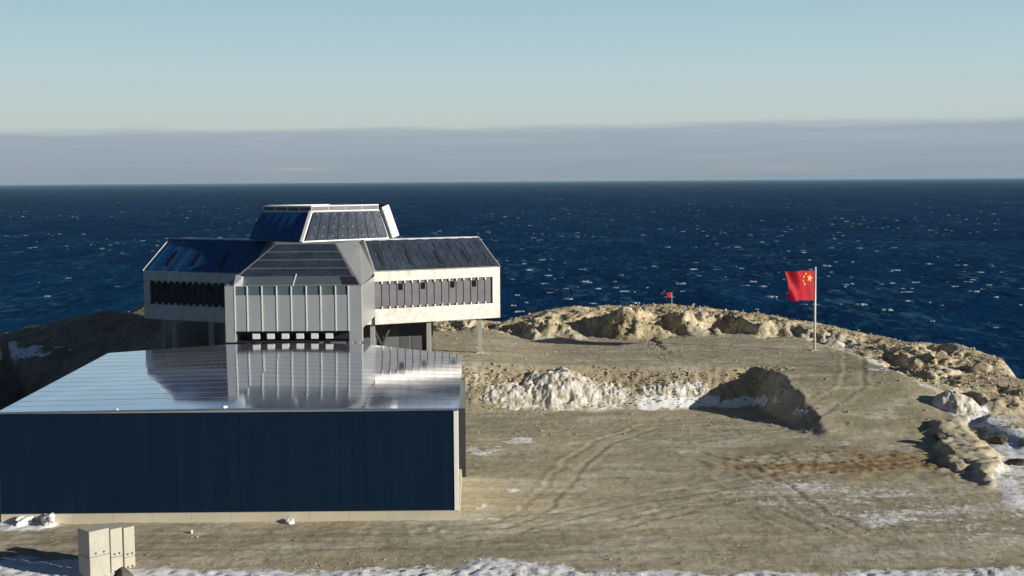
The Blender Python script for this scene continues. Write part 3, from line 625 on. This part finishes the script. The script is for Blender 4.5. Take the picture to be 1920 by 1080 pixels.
def wing(J, E, z0, z1, z2, n_in, inset_, endin, width, mir, roofmat_, nslots, lit):
    a = E - J; Lw = np.linalg.norm(a); a = a / Lw; nin = np.array(n_in) / np.linalg.norm(n_in)
    W = lambda s, d, z: V3(J + a * s + nin * d, z)
    flip = lambda l: l
    rec = .38
    zb0, zb1 = z0 + 1.9, z1 - 1.2; s1 = Lw - 1.05; s0 = .0
    s_in = -6.0
    m = MB()                  # shell (set back behind the frame)
    m.hexa([W(s_in, rec, z0 + .02), W(Lw - .03, rec, z0 + .02), W(Lw - .03, width - .02, z0 + .02), W(s_in, width - .02, z0 + .02)], [W(s_in, rec, z1 - .01), W(Lw - .03, rec, z1 - .01), W(Lw - .03, width - .02, z1 - .01), W(s_in, width - .02, z1 - .01)])
    m.hexa([W(0, 0, z1), W(Lw, 0, z1), W(Lw, width, z1), W(s_in, width, z1)], [W(0, inset_, z2), W(Lw - endin, inset_, z2), W(Lw - endin, width - inset_, z2), W(s_in, width - inset_, z2)])
    wg = m.build('side_wing', M_clad, st)
    fr = MB()                 # frame round the panel band
    def fb(sa, sb, za, zb_): fr.hexa([W(sa, 0, za), W(sb, 0, za), W(sb, rec + .02, za), W(sa, rec + .02, za)], [W(sa, 0, zb_), W(sb, 0, zb_), W(sb, rec + .02, zb_), W(sa, rec + .02, zb_)])
    fb(s0, Lw, z0, zb0); fb(s0, Lw, zb1, z1 - .004); fb(s1, Lw, zb0 + .001, zb1 - .001)
    fr.build('wall_frame', M_clad, st, parent=wg, bevel=.02)
    npan = 16; ps = np.linspace(s0, s1, npan + 1)
    wins = [3, 6, 10, 13]
    for k in range(npan):
        pm = MB(); sa, sb = ps[k] + .06, ps[k + 1] - .06
        pm.hexa([W(sa, rec - .16, zb0 + .05), W(sb, rec - .16, zb0 + .05), W(sb, rec, zb0 + .05), W(sa, rec, zb0 + .05)], [W(sa, rec - .16, zb1 - .05), W(sb, rec - .16, zb1 - .05), W(sb, rec, zb1 - .05), W(sa, rec, zb1 - .05)])
        def clips(mb_, kk=k):
            for zz in (zb0 - .12, zb1 - .28):
                mb_.hexa([W(ps[kk] - .07, -.03, zz), W(ps[kk] + .07, -.03, zz), W(ps[kk] + .07, rec, zz), W(ps[kk] - .07, rec, zz)], [W(ps[kk] - .07, -.03, zz + .4), W(ps[kk] + .07, -.03, zz + .4), W(ps[kk] + .07, rec, zz + .4), W(ps[kk] - .07, rec, zz + .4)])
        if k: pm.use(M_fin, clips)
        po = pm.build('wall_panel', M_strip if lit else M_dark, st, parent=wg)  # unlit wing: shade put into the panel colour by the near-black material
        if k in wins:
            pm = MB(); sa += .16; sb -= .16; za, zc = zb1 - 1.15, zb1 - .35
            pm.hexa([W(sa, rec - .2, za), W(sb, rec - .2, za), W(sb, rec - .158, za), W(sa, rec - .158, za)], [W(sa, rec - .2, zc), W(sb, rec - .2, zc), W(sb, rec - .158, zc), W(sa, rec - .158, zc)]); pm.build('window', M_glass, st, parent=wg)
    # roof strips
    c00, c10, c11, c01 = W(0, 0, z1), W(Lw, 0, z1), W(Lw - endin, inset_, z2), W(0, inset_, z2)
    if mir: pass
    qn = np.cross(c10 - c00, c01 - c00); qn /= np.linalg.norm(qn); qn = qn if qn[2] > 0 else -qn
    nst = 16
    for k in range(nst):
        q = quad_on(c00, c10, c11, c01, k / nst + .004 + (.012 if k == 0 else 0), (k + 1) / nst - .004 - (.006 if k == nst - 1 else 0), .03, .98)
        pm = MB(); pm.slab(q, qn, .07 + .03 * (k % 2))
        def clips2(mb_):
            for bb_ in (.2, .55, .9):
                p = (q[1] * (1 - bb_) + q[2] * bb_) + qn * .1; mb_.bar(p - qn * .06, p + qn * .05, .1, .1)
        if lit: pm.use(M_trim, clips2)
        pm.build('roof_panel', roofmat_, st)
    for fx_ in nslots:
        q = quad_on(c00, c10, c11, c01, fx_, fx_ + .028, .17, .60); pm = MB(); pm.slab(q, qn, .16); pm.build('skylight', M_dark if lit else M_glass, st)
    # flashing along the roof edges
    pm = MB(); pm.bar(c01 + qn * .05, c11 + qn * .05, .22, .16); pm.bar(c10 + (0, 0, .02), c11 + qn * .03, .2, .2); pm.build('roof_trim', M_trim, st, parent=wg)
    return W, Lw
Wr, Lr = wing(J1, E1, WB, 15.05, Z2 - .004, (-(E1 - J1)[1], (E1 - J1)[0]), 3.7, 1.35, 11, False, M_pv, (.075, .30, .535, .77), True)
Wl, Ll = wing(J0, E0, WB, 14.75, Z2 - .008, ((E0 - J0)[1], -(E0 - J0)[0]), 3.7, 1.35, 11, True, M_pvshade, (.30, .56, .80), False)
bw = MB(); bw.hexa([(-31.5, 158, WB), (-17.5, 158, WB), (-17.5, 184, WB), (-31.5, 184, WB)], [(-31.5, 158, 14.9), (-17.5, 158, 14.9), (-17.5, 184, 14.9), (-31.5, 184, 14.9)])
bw.hexa([(-31.5, 158, 14.902), (-17.5, 158, 14.902), (-17.5, 184, 14.902), (-31.5, 184, 14.902)], [(-28, 158, Z2 - .012), (-21, 158, Z2 - .012), (-21, 180, Z2 - .012), (-28, 180, Z2 - .012)])
bw.build('rear_wing', M_clad, st)
# roof membrane
rmb = MB()
for (W, Lw, d) in ((Wr, Lr, .012), (Wl, Ll, .016)):
    q = [W(-3, 3.9, Z2 - .02), W(Lw - 1.6, 3.9, Z2 - .02), W(Lw - 1.6, 7.1, Z2 - .02), W(-3, 7.1, Z2 - .02)]
    rmb.slab(q, (0, 0, 1), .03 + d)
rmb.build('roof_membrane', M_roofm, st)
# upper storey
tb = [np.array(p) for p in ((-33.2, 160), (-25.3, 153.9), (-15.3, 163), (-23.2, 169))]
tt_ = [P(487, 398, 160.5)[:2], P(583, 398, 157.0)[:2], P(716, 395, 163.5)[:2], np.array([-23.6, 166.6])]
ZT = 22.35
tcn = np.mean(tb, axis=0); shr = lambda p: p + (tcn - p) / np.linalg.norm(tcn - p) * .3
tw = MB(); tw.add([V3(shr(p), Z2 - .03) for p in tb] + [V3(shr(p), ZT) for p in tt_], [(3, 2, 1, 0), (4, 5, 6, 7), (0, 1, 5, 4), (1, 2, 6, 5), (2, 3, 7, 6), (3, 0, 4, 7)])
two = tw.build('upper_storey', M_trim, st)
def facet(i, j, mt, n_, clips):
    c00, c10, c11, c01 = V3(tb[i], Z2), V3(tb[j], Z2), V3(tt_[j], ZT), V3(tt_[i], ZT)
    qn = np.cross(c10 - c00, c01 - c00); qn /= np.linalg.norm(qn); qn = qn if qn[2] > 0 else -qn
    for k in range(n_):
        q = quad_on(c00, c10, c11, c01, .035 + .93 * k / n_ + .004, .035 + .93 * (k + 1) / n_ - .004, .05, .97)
        pm = MB(); pm.slab(q, qn, .07)
        def clips3(mb_):
            for bb_ in (.12, .45, .93):
                p = (q[0] * (1 - bb_) + q[3] * bb_) * .5 + (q[1] * (1 - bb_) + q[2] * bb_) * .5 + qn * .08; mb_.bar(p - qn * .05, p + qn * .05, .11, .11)
        if clips: pm.use(M_trim, clips3)
        pm.build('tower_panel', mt, st, parent=two)
    return qn
q1 = facet(0, 1, M_pvshade, 6, False); q2 = facet(1, 2, M_pv, 8, True)
tr = MB(); tr.bar(V3(tb[1], Z2), V3(tt_[1], ZT + .05), .34, .34); tr.build('corner_trim', M_fin, st, parent=two)
tr = MB(); tr.bar(V3(tb[2], Z2), V3(tt_[2], ZT + .05), .3, .3); tr.build('corner_trim', M_trim, st, parent=two)
a0 = P(721, 386, 164.5); a1 = P(741, 443.5, 165.2)
tr = MB(); tr.bar(a0, a1, .5, 1.0); tr.build('slanted_fin', M_panel, st, parent=two)
a2 = P(707, 388, 164.8); tr = MB(); tr.bar(a2, a0, .2, .3); tr.build('fin_brace', M_dark, st, parent=two)
# parapet
pr = MB(); gls = MB(); zr = 23.05
ring = [p + (np.mean(tt_, axis=0) - p) * .06 for p in tt_]
for i_ in range(4):
    a, b_ = ring[i_], ring[(i_ + 1) % 4]
    pr.bar(V3(a, zr), V3(b_, zr), .16, .14); pr.bar(V3(a, ZT + .06), V3(b_, ZT + .06), .14, .12)
    for k in range(4): ps_ = MB(); ps_.bar(V3(a + (b_ - a) * k / 4, ZT), V3(a + (b_ - a) * k / 4, zr), .09, .09); ps_.build('parapet_post', M_fin, st, parent=two)
    gls.bar(V3(a, (ZT + zr) / 2), V3(b_, (ZT + zr) / 2), .03, zr - ZT - .2)
pr.build('parapet_rail', M_fin, st, parent=two); gls.build('parapet_screen', M_strip, st, parent=two)
# legs and the enclosed ground floor
def leg(x, y, mt, wd=.5):
    zg = zat(x, y); pm = MB(); pm.box(x - wd / 2, x + wd / 2, y - wd / 2, y + wd / 2, zg - .4, WB + .05); lo = pm.build('leg', mt, st, bevel=.02)
    pm = MB(); pm.box(x - wd * .8, x + wd * .8, y - wd * .8, y + wd * .8, zg - .3, zg + .12); pm.build('footing', M_con, st, parent=lo)
for px_, s in ((697, 0), (804, 0), (899, 0)):
    d = J1 - E1; dd = .9
    for t in np.linspace(0, 1, 400):
        q = Wr(t * Lr, dd, 0)
        if proj(q[0], q[1], np.array(6.))[0] > px_: leg(q[0], q[1], M_leg, .56); break
for s_ in (2, 6): q = Wr(s_, 9.5, 0); leg(q[0], q[1], M_leg)
for px_ in (397, 328, 309):
    for t in np.linspace(0, 1.1, 400):
        q = Wl(t * Ll, .9 if px_ != 309 else 5.0, 0)
        if proj(q[0], q[1], np.array(6.))[0] < px_: leg(q[0], q[1], M_leg, .56); break
for s_ in (3, 12.5): q = Wl(s_, 9.5, 0); leg(q[0], q[1], M_leg)
for xx in (-30.5, -18.5):
    for yy in (146, 153, 172, 182): leg(xx, yy, M_leg)
c0 = P(703, 640, 161.5); c1 = P(812, 640, 166)
cg = MB(); zg = min(zat(-14, 162), 3.6) - .5
cg.prism([(-24, 158), (c0[0], c0[1]), (c1[0], c1[1]), (c1[0] - 4, c1[1] + 5), (-24, 172)], zg, WB + .02); cgo = cg.build('ground_floor', M_core, st)
for f0, f1 in ((.42, .58), (.62, .9)):
    a = np.array([c0[0], c0[1]]); b_ = np.array([c1[0], c1[1]]); dr = b_ - a; nn = np.array([dr[1], -dr[0]]); nn /= np.linalg.norm(nn)
    p, q = a + dr * f0 + nn * .06, a + dr * f1 + nn * .06; pm = MB(); pm.hexa([V3(p, 4), V3(q, 4), V3(q - nn * .05, 4), V3(p - nn * .05, 4)], [V3(p, 7.6), V3(q, 7.6), V3(q - nn * .05, 7.6), V3(p - nn * .05, 7.6)]); pm.build('door', M_dark, st, parent=cgo)
vb = P(716, 640, 158.5)
pm = MB(); pm.bar((vb[0], vb[1], 5.6), (vb[0] - 1.3, vb[1] - .7, WB), .28); pm.bar((vb[0], vb[1], 5.6), (vb[0] + 1.3, vb[1] + .7, WB), .28); pm.build('brace', M_dark, st)

# ------------------------------------------------------------------ flags
def flag(name, base, hoist, ztop, fly, dirn, label, cat, stars, mtl):
    nx, ny = 40, 24
    d = np.array([dirn[0], dirn[1], 0.]); d /= np.linalg.norm(d); n_ = np.array([d[1], -d[0], 0])
    def S(a, b_, lift=0):     # a along the fly, b down the hoist
        wv = .16 * fly * a ** .8 * math.sin(7.5 * a - 1.2 * b_ + .4) * .55 + .05 * fly * a * math.sin(15 * a + 5 * b_)
        sag = .02 * hoist * a - .02 * hoist * a * math.sin(9 * a)
        fl = a * fly * (1 - .06 * b_ * a)
        p = np.array(base, float) + d * fl + n_ * (wv + lift); p[2] = ztop - b_ * hoist * (1 - .04 * a) + sag; return p
    bm_ = MB(); vs = []; fs = []
    for i_ in range(nx + 1):
        for j_ in range(ny + 1): vs.append(S(i_ / nx, j_ / ny))
    for i_ in range(nx):
        for j_ in range(ny): a = i_ * (ny + 1) + j_; fs.append((a, a + 1, a + ny + 2, a + ny + 1))
    bm_.add(vs, fs); root = bpy.data.objects.new(name, None)
    me = bpy.data.meshes.new(name); me.from_pydata([tuple(float(c) for c in (np.array(p) - base)) for p in vs], [], fs)
    for p in me.polygons: p.use_smooth = True
    o = bpy.data.objects.new(name, me); COL.objects.link(o); o.location = tuple(float(c) for c in base); me.materials.append(mtl); tag(o, label, cat)
    for (a, b_, r_, rot, nm) in stars:
        for side in (1, -1):
            pts = []
            for k in range(10):
                rr_ = r_ if k % 2 == 0 else r_ * .382; an = rot + math.pi / 2 + k * math.pi / 5
                pts.append(S(a + rr_ * math.cos(an) / fly, b_ - rr_ * math.sin(an) / hoist, .025 * side))
            c_ = S(a, b_, .03 * side)
            mm = bpy.data.meshes.new(nm); mm.from_pydata([tuple(float(c) for c in (np.array(p) - base)) for p in [c_] + pts], [], [(0, 1 + k, 1 + (k + 1) % 10) for k in range(10)])
            so_ = bpy.data.objects.new(nm, mm); COL.objects.link(so_); so_.parent = o; mm.materials.append(M_star)
    return o
M_star = plain('star_yellow', (.85, .58, .05), .6, var=.03)
def clothmat(name, c):
    m, ns, ls, b = mat(name); b.inputs['Base Color'].default_value = (*c, 1); b.inputs['Roughness'].default_value = .7
    tr_ = ns.new('ShaderNodeBsdfTranslucent'); tr_.inputs[0].default_value = (*c, 1); mxs = ns.new('ShaderNodeMixShader'); mxs.inputs[0].default_value = .3
    tc = ns.new('ShaderNodeTexCoord'); nn = N(ns, 'ShaderNodeTexNoise', Scale=3.0); ls.new(tc.outputs['Object'], nn.inputs['Vector'])
    r = rampn(ns, [(.3, tuple(x * .85 for x in c)), (.7, c)]); ls.new(nn.outputs[0], r.inputs[0]); ls.new(r.outputs[0], b.inputs['Base Color'])
    ls.new(b.outputs[0], mxs.inputs[1]); ls.new(tr_.outputs[0], mxs.inputs[2]); ls.new(mxs.outputs[0], ns['Material Output'].inputs[0]); return m
M_red = clothmat('flag_red', (.58, .004, .026))
fb = G(1527, 657, ZP); fb[2] = zat(fb[0], fb[1]); ftop = P(1527, 503, fb[1])[2]
fpole = empty('flagpole', fb, 'tall white flagpole on the gravel bench beside the rocks', 'flagpole')
pm = MB(); pm.tube((fb[0], fb[1], fb[2] - .3), (fb[0], fb[1], ftop), .17, .12, 12); pm.build('pole', M_pole, fpole, smooth=True)
pm = MB(); pm.tube((fb[0], fb[1], ftop), (fb[0], fb[1], ftop + .2), .15, .05, 10); pm.build('finial', M_pole, fpole)
pm = MB(); pm.box(fb[0] - .5, fb[0] + .5, fb[1] - .5, fb[1] + .5, fb[2] - .3, fb[2] + .12); pm.build('footing', M_con, fpole)
zt_ = P(1525, 507, fb[1])[2]; zb_ = P(1525, 564, fb[1])[2]; ho = zt_ - zb_
stars = [(.17, .25, ho * .135, .2, 'large_star')] + [(x / 30, y / 20, ho * .055, .4, 'small_star') for x, y in ((10, 2), (12, 4), (12, 7), (10, 9))]
flag('flag', (fb[0] - .14, fb[1] - .05, fb[2]), ho * .98, zt_, ho * 1.22, (-.82, -.57), 'large red flag with yellow stars flying from the tall white pole', 'flag', stars, M_red)
sb_ = P(1259.5, 566, 197.5); sbz = zat(sb_[0], sb_[1]); st2 = P(1259, 548, 197.5)[2]
sp = empty('flagpole', (sb_[0], sb_[1], sbz), 'short thin pole on the crest of the far rocky ridge', 'flagpole')
pm = MB(); pm.tube((sb_[0], sb_[1], sbz - .4), (sb_[0], sb_[1], st2), .07, .06, 8); pm.build('pole', M_leg, sp)
flag('flag', (sb_[0], sb_[1], sbz), .8, st2, 1.0, (-.8, -.6), 'tiny red flag on a short pole on the far ridge crest', 'flag', [], M_red)

# ------------------------------------------------------------------ loose things
import bmesh
def lump(name, c, r, mtl, label, cat, seed, sub=4, rough=.25, flat=1.0, group=None, facets=16):
    rs = random.Random(seed); bm = bmesh.new(); bmesh.ops.create_icosphere(bm, subdivisions=sub, radius=1)
    planes = []
    for _ in range(facets):
        d = Vector((rs.gauss(0, 1), rs.gauss(0, 1), rs.gauss(0, .8))).normalized(); planes.append((d, rs.uniform(.5, .85)))
    off = rs.uniform(0, 100)
    for vtx in bm.verts:
        p = vtx.co.copy()
        for d, k in planes:
            e = p.dot(d)
            if e > k: p -= d * (e - k) * .9
        vtx.co = p
    P_ = np.array([vv.co[:] for vv in bm.verts]); nn = fbm(P_[:, 0] * 1.7 + off, P_[:, 1] * 1.7 + P_[:, 2] * 1.3, 4, .6)
    for vtx, k in zip(bm.verts, nn): vtx.co *= 1 + rough * float(k)
    for vtx in bm.verts: vtx.co = Vector((vtx.co.x * r[0], vtx.co.y * r[1], vtx.co.z * r[2]))
    me = bpy.data.meshes.new(name); bm.to_mesh(me); bm.free()
    for p in me.polygons: p.use_smooth = True
    o = bpy.data.objects.new(name, me); COL.objects.link(o); o.location = tuple(float(x) for x in c); o.rotation_euler = (0, 0, rs.uniform(0, 6)); me.materials.append(mtl)
    return tag(o, label, cat, group)
def onground(px_, py_, z=ZL):
    g = G(px_, py_, z)
    for _ in range(8): g = G(px_, py_, zat(g[0], g[1]))
    return g
def snowheapmat():
    m, ns, ls, b = mat('dirty_snow'); tc = ns.new('ShaderNodeTexCoord')
    n = N(ns, 'ShaderNodeTexNoise', Scale=1.1, Detail=9.0, Roughness=.72); ls.new(tc.outputs['Object'], n.inputs['Vector'])
    r = rampn(ns, [(.38, (.36, .30, .20)), (.47, (.58, .53, .43)), (.60, (.78, .76, .71))]); ls.new(n.outputs[0], r.inputs[0]); ls.new(r.outputs[0], b.inputs['Base Color']); b.inputs['Roughness'].default_value = .8
    bp = N(ns, 'ShaderNodeBump', Strength=.6, Distance=.15); ls.new(n.outputs[0], bp.inputs['Height']); ls.new(bp.outputs[0], b.inputs['Normal']); return m
M_heap = snowheapmat()
def mound(name, cx, cy, rx, ry, hh, seed, label, cat, mtl=None, step=.1, pts=1.6, rough=.45):
    ax_ = np.arange(-rx * 1.15, rx * 1.15, step); ay_ = np.arange(-ry * 1.15, ry * 1.15, step); A, B = np.meshgrid(ax_, ay_)
    gx_, gy_ = cx + A, cy + B
    base_ = np.array([[zat(p, q) for p, q in zip(r1, r2)] for r1, r2 in zip(gx_, gy_)])
    d_ = np.hypot(A / rx, B / ry) + .16 * fbm(gx_ * .5 + seed, gy_ * .5, 3)
    f_ = np.clip(1 - d_ ** pts, -.4, 1)
    w1, w2, wi = worley(gx_ * .8 + seed, gy_ * .8); v1_, v2_, vi = worley(gx_ * 2.1 + seed, gy_ * 2.1)
    h_ = hh * f_ * (1 + rough * (.35 * (wi - .5) * sst(0, .3, w2 - w1) + .5 * fbm(gx_ * .7 + seed, gy_ * .7, 3))) + (.07 * (vi - .5) * sst(0, .3, v2_ - v1_) + .10 * fbm(gx_ * 2.6, gy_ * 2.6, 3)) * (f_ > 0)
    zz = base_ + np.where(f_ > 0, h_, f_ * 1.5)
    ny_, nx_ = A.shape; ii = np.arange(nx_ * ny_).reshape(ny_, nx_); qq = np.stack([ii[:-1, :-1], ii[:-1, 1:], ii[1:, 1:], ii[1:, :-1]], -1).reshape(-1, 4)
    o = gridmesh(name, np.stack([A, B, zz - float(base_.mean())], -1).reshape(-1, 3).astype(np.float32), qq); o.location = (float(cx), float(cy), float(base_.mean())); o.data.materials.append(mtl or M_heap); return tag(o, label, cat)
g = onground(1052, 768); mound('snow_heap', g[0], g[1] + 2.0, 5.0, 3.2, 1.5, 3.3, 'tallest lumpy heap of dirty white snow at the foot of the gravel bench', 'snow heap')
g = onground(960, 770); mound('snow_heap', g[0], g[1] + 1.4, 3.6, 2.0, .42, 14.1, 'low dirty snow heap left of the tallest heap below the bench', 'snow heap')
g = onground(1140, 766); mound('snow_heap', g[0], g[1] + 1.2, 3.0, 1.9, .42, 25.7, 'low snow heap right of the tallest heap below the bench', 'snow heap')
g = onground(1262, 762); mound('snow_heap', g[0], g[1] + .4, 4.6, 1.0, .28, 36.2, 'long flat snow bank between the heaps and the shaded hollow', 'snow bank')
# concrete blocks at the lower left
def cblock(pa, pb, ztop, label, D0):
    a = P(pa, 1040, D0); 
    ph = math.radians(47); t_ = np.array([math.cos(ph), math.sin(ph)]); n_ = np.array([math.sin(ph), -math.cos(ph)])
    # length along t so that it spans pa..pb
    L_ = .1
    while proj(*(np.append(a[:2] + t_ * L_, 2.)))[0] < pb: L_ += .01
    root = empty('concrete_block', (a[0], a[1], ZL), label, 'concrete block', 'pale concrete blocks standing side by side at the lower left')
    z0_ = zat(a[0], a[1]) - .15
    zj = P(pa, 1047, D0)[2]; dep = 1.55; q = [a[:2], a[:2] + t_ * L_, a[:2] + t_ * L_ - n_ * dep, a[:2] - n_ * dep]
    for (za, zc, nm) in ((z0_, zj, 'lower_course'), (zj + .02, ztop, 'upper_course')):
        m_ = MB(); m_.hexa([V3(p, za) for p in q], [V3(p, zc) for p in q]); o = m_.build(nm, M_block, root, bevel=.05)
        for s_ in (.3, .7):
            c_ = a[:2] + t_ * L_ * s_ + n_ * .004; m_ = MB(); m_.tube((c_[0], c_[1], za + .22), (c_[0] + n_[0] * .02, c_[1] + n_[1] * .02, za + .22), .07, .07, 10); m_.build('lifting_hole', M_dark, root, parent=o)
    return a[:2] + t_ * L_
e1 = cblock(168, 205, P(168, 998, 84)[2], 'widest of three pale concrete blocks, its shaded end to the left', 84)
e2 = cblock(208, 229, P(208, 994, 85.6)[2], 'narrow pale concrete block standing between two others', 85.7)
e3 = cblock(233, 252, P(233, 992, 86.7)[2], 'narrow pale concrete block nearest the navy warehouse, behind the dark boulder', 86.9)
g = P(228, 1094, 81); lump('boulder', (g[0], g[1], zat(g[0], g[1]) + .55), (.95, .9, 1.15), M_drock, 'dark rounded boulder in front of the pale concrete blocks', 'boulder', 12, 4, .1, facets=6)
# snow clumps
for k, (px_, py_, rx_, rz_, lab) in enumerate([(45, 981, 1.3, .6, 'ragged white snow lump against the warehouse foundation, larger left one'), (92, 982, 1.0, .75, 'pointed white snow lump against the warehouse foundation near the blocks'), (545, 981, .55, .36, 'small white snow lump alone below the middle of the warehouse wall'),
        (357, 999, .3, .18, 'tiny snow lump on the dirt right of the concrete blocks')]):
    g = onground(px_, py_); lump('snow_clump', (g[0], g[1], g[2] + rz_ * .3), (rx_, rx_ * .6, rz_), M_snow, lab, 'snow clump', 30 + k, 4, .3)
for k, (px_, lab) in enumerate([(420, 'snow clump on the front roof edge of the warehouse, larger one'), (216, 'small snow fleck on the front roof edge left of the larger clump')]):
    s_ = (P(px_, 767, fl_t[1])[0] - fl_t[0]); q = fp(s_, -.3, ZR + .16 * s_ / (L / 2) + .03); lump('snow_clump', q, (.34, .25, .16) if k == 0 else (.16, .15, .09), M_snow, lab, 'snow clump', 50 + k, 3, .3)
g = onground(1802, 780); mound('snow_covered_knob', g[0], g[1] + 1.2, 2.5, 2.2, 1.5, 47.2, 'tan knob crusted with snow casting a shadow at the right side of the ramp', 'rock')
# boulders on the right
for k, (px_, py_, r_, mt_, lab) in enumerate([
        (1715, 690, (1.5, 1.2, 1.3), M_rock, 'blocky tan boulder right of the flagpole rubble'),
        (1840, 690, (1.7, 1.3, 1.1), M_rock, 'square headland boulder at the right end of the ridge'),
        (1765, 664, (1.3, 1.0, .7), M_rock, 'tan boulder on the skyline of the right ridge'),
        (1870, 830, (1.2, 1.0, .9), M_drock, 'dark boulder among snow at the right edge'),
        (1905, 870, (1.3, 1.0, .8), M_drock, 'dark flat boulder lowest in the snowy right corner'),
        (1760, 818, (.9, .7, .5), M_drock, 'small dark boulder at the foot of the gravel ramp'),
        (1560, 650, (1.9, 1.2, 1.1), plain('pale_rock', (.5, .47, .40), .9, var=.2, bump=.5), 'pale rounded boulder just right of the flagpole')]):
    g = onground(px_, py_, 2); lump('boulder', (g[0], g[1], g[2] + r_[2] * .05), r_, mt_, lab, 'boulder', 70 + k, 4, .1)

# rubble: too many stones to count
ico = bmesh.new(); bmesh.ops.create_icosphere(ico, subdivisions=1, radius=1); IV = np.array([vv.co[:] for vv in ico.verts]); IF = np.array([[vv.index for vv in f.verts] for f in ico.faces]); ico.free()
def scatter(name, pts, rmin, rmax, mtl, label):
    n = len(pts); k = len(IV)
    s = rmin + (rmax - rmin) * rng.random(n) ** 3
    sc3 = s[:, None] * rng.uniform(.55, 1.2, (n, 3)); ang = rng.uniform(0, 6.28, n)
    v_ = IV[None] * (1 + rng.uniform(-.3, .3, (n, k, 1))) * sc3[:, None, :]
    x_ = v_[..., 0] * np.cos(ang)[:, None] - v_[..., 1] * np.sin(ang)[:, None]; y_ = v_[..., 0] * np.sin(ang)[:, None] + v_[..., 1] * np.cos(ang)[:, None]
    v_ = np.stack([x_, y_, v_[..., 2]], -1) + pts[:, None, :]; v_[..., 2] += (s * .25)[:, None]
    f_ = (IF[None] + (np.arange(n) * k)[:, None, None]).reshape(-1, 3)
    o = gridmesh(name, v_.reshape(-1, 3).astype(np.float32), f_, False); o.data.materials.append(mtl); tag(o, label, 'rubble', kind='stuff')
def pick(weight, n):
    wgt = (weight * np.gradient(X, axis=1) * np.gradient(Y, axis=0)).ravel(); wgt = wgt / wgt.sum()
    idx = rng.choice(wgt.size, n, p=wgt); p = verts[idx].astype(float); p[:, :2] += rng.uniform(-.15, .15, (n, 2)); p[:, 2] = Z.ravel()[idx]; return p
vis = (u > -60) & (u < 1980) & (v < 1120) & (cd < 4)
emb = (tt * (1 - tt) * 4) * (X < 33) * (X > -8)
M_rub = plain('rubble_stone', (.42, .36, .25), .9, var=.3, scale=.9)
scatter('rubble', pick(vis * (emb + .3 * np.exp(-((mrr - .5) / .3) ** 2) * (Y > 132)), 7500), .04, .17, M_rub, 'loose tan rubble covering the bench slope')
scatter('rubble', pick(vis * rock ** 3 * (X > -12) * (1 - .6 * (snow > .4)), 2600), .05, .28, M_rub, 'loose stones over the rocky ridge and right shore')
lower = vis * (Y < 145) * (tt < .05) * (1 - road) * (1 - .9 * rampm) * (X > -10)
scatter('gravel', pick(lower * (.15 + berm + (snow > .2)), 1600), .025, .10, M_rub, 'small stones strewn over the lower yard')
scatter('gravel', pick(vis * (Y < 97) * (1 + 2 * (v > 1040)), 1100), .025, .10, M_rub, 'small stones strewn along the foreground track')
print('verts', len(verts))

# thin sea air
hz = MB(); hz.box(-72000, 72000, -72000, 72000, -24, 34); m, ns, ls, b = mat('haze_air'); ns.remove(b)
pvn = ns.new('ShaderNodeVolumePrincipled'); pvn.inputs['Density'].default_value = 2.6e-5; pvn.inputs['Color'].default_value = (.52, .80, 1.0, 1); pvn.inputs['Anisotropy'].default_value = 0
ls.new(pvn.outputs[0], ns['Material Output'].inputs['Volume']); tag(hz.build('haze', m), 'thin pale air over the sea', 'haze', kind='stuff')
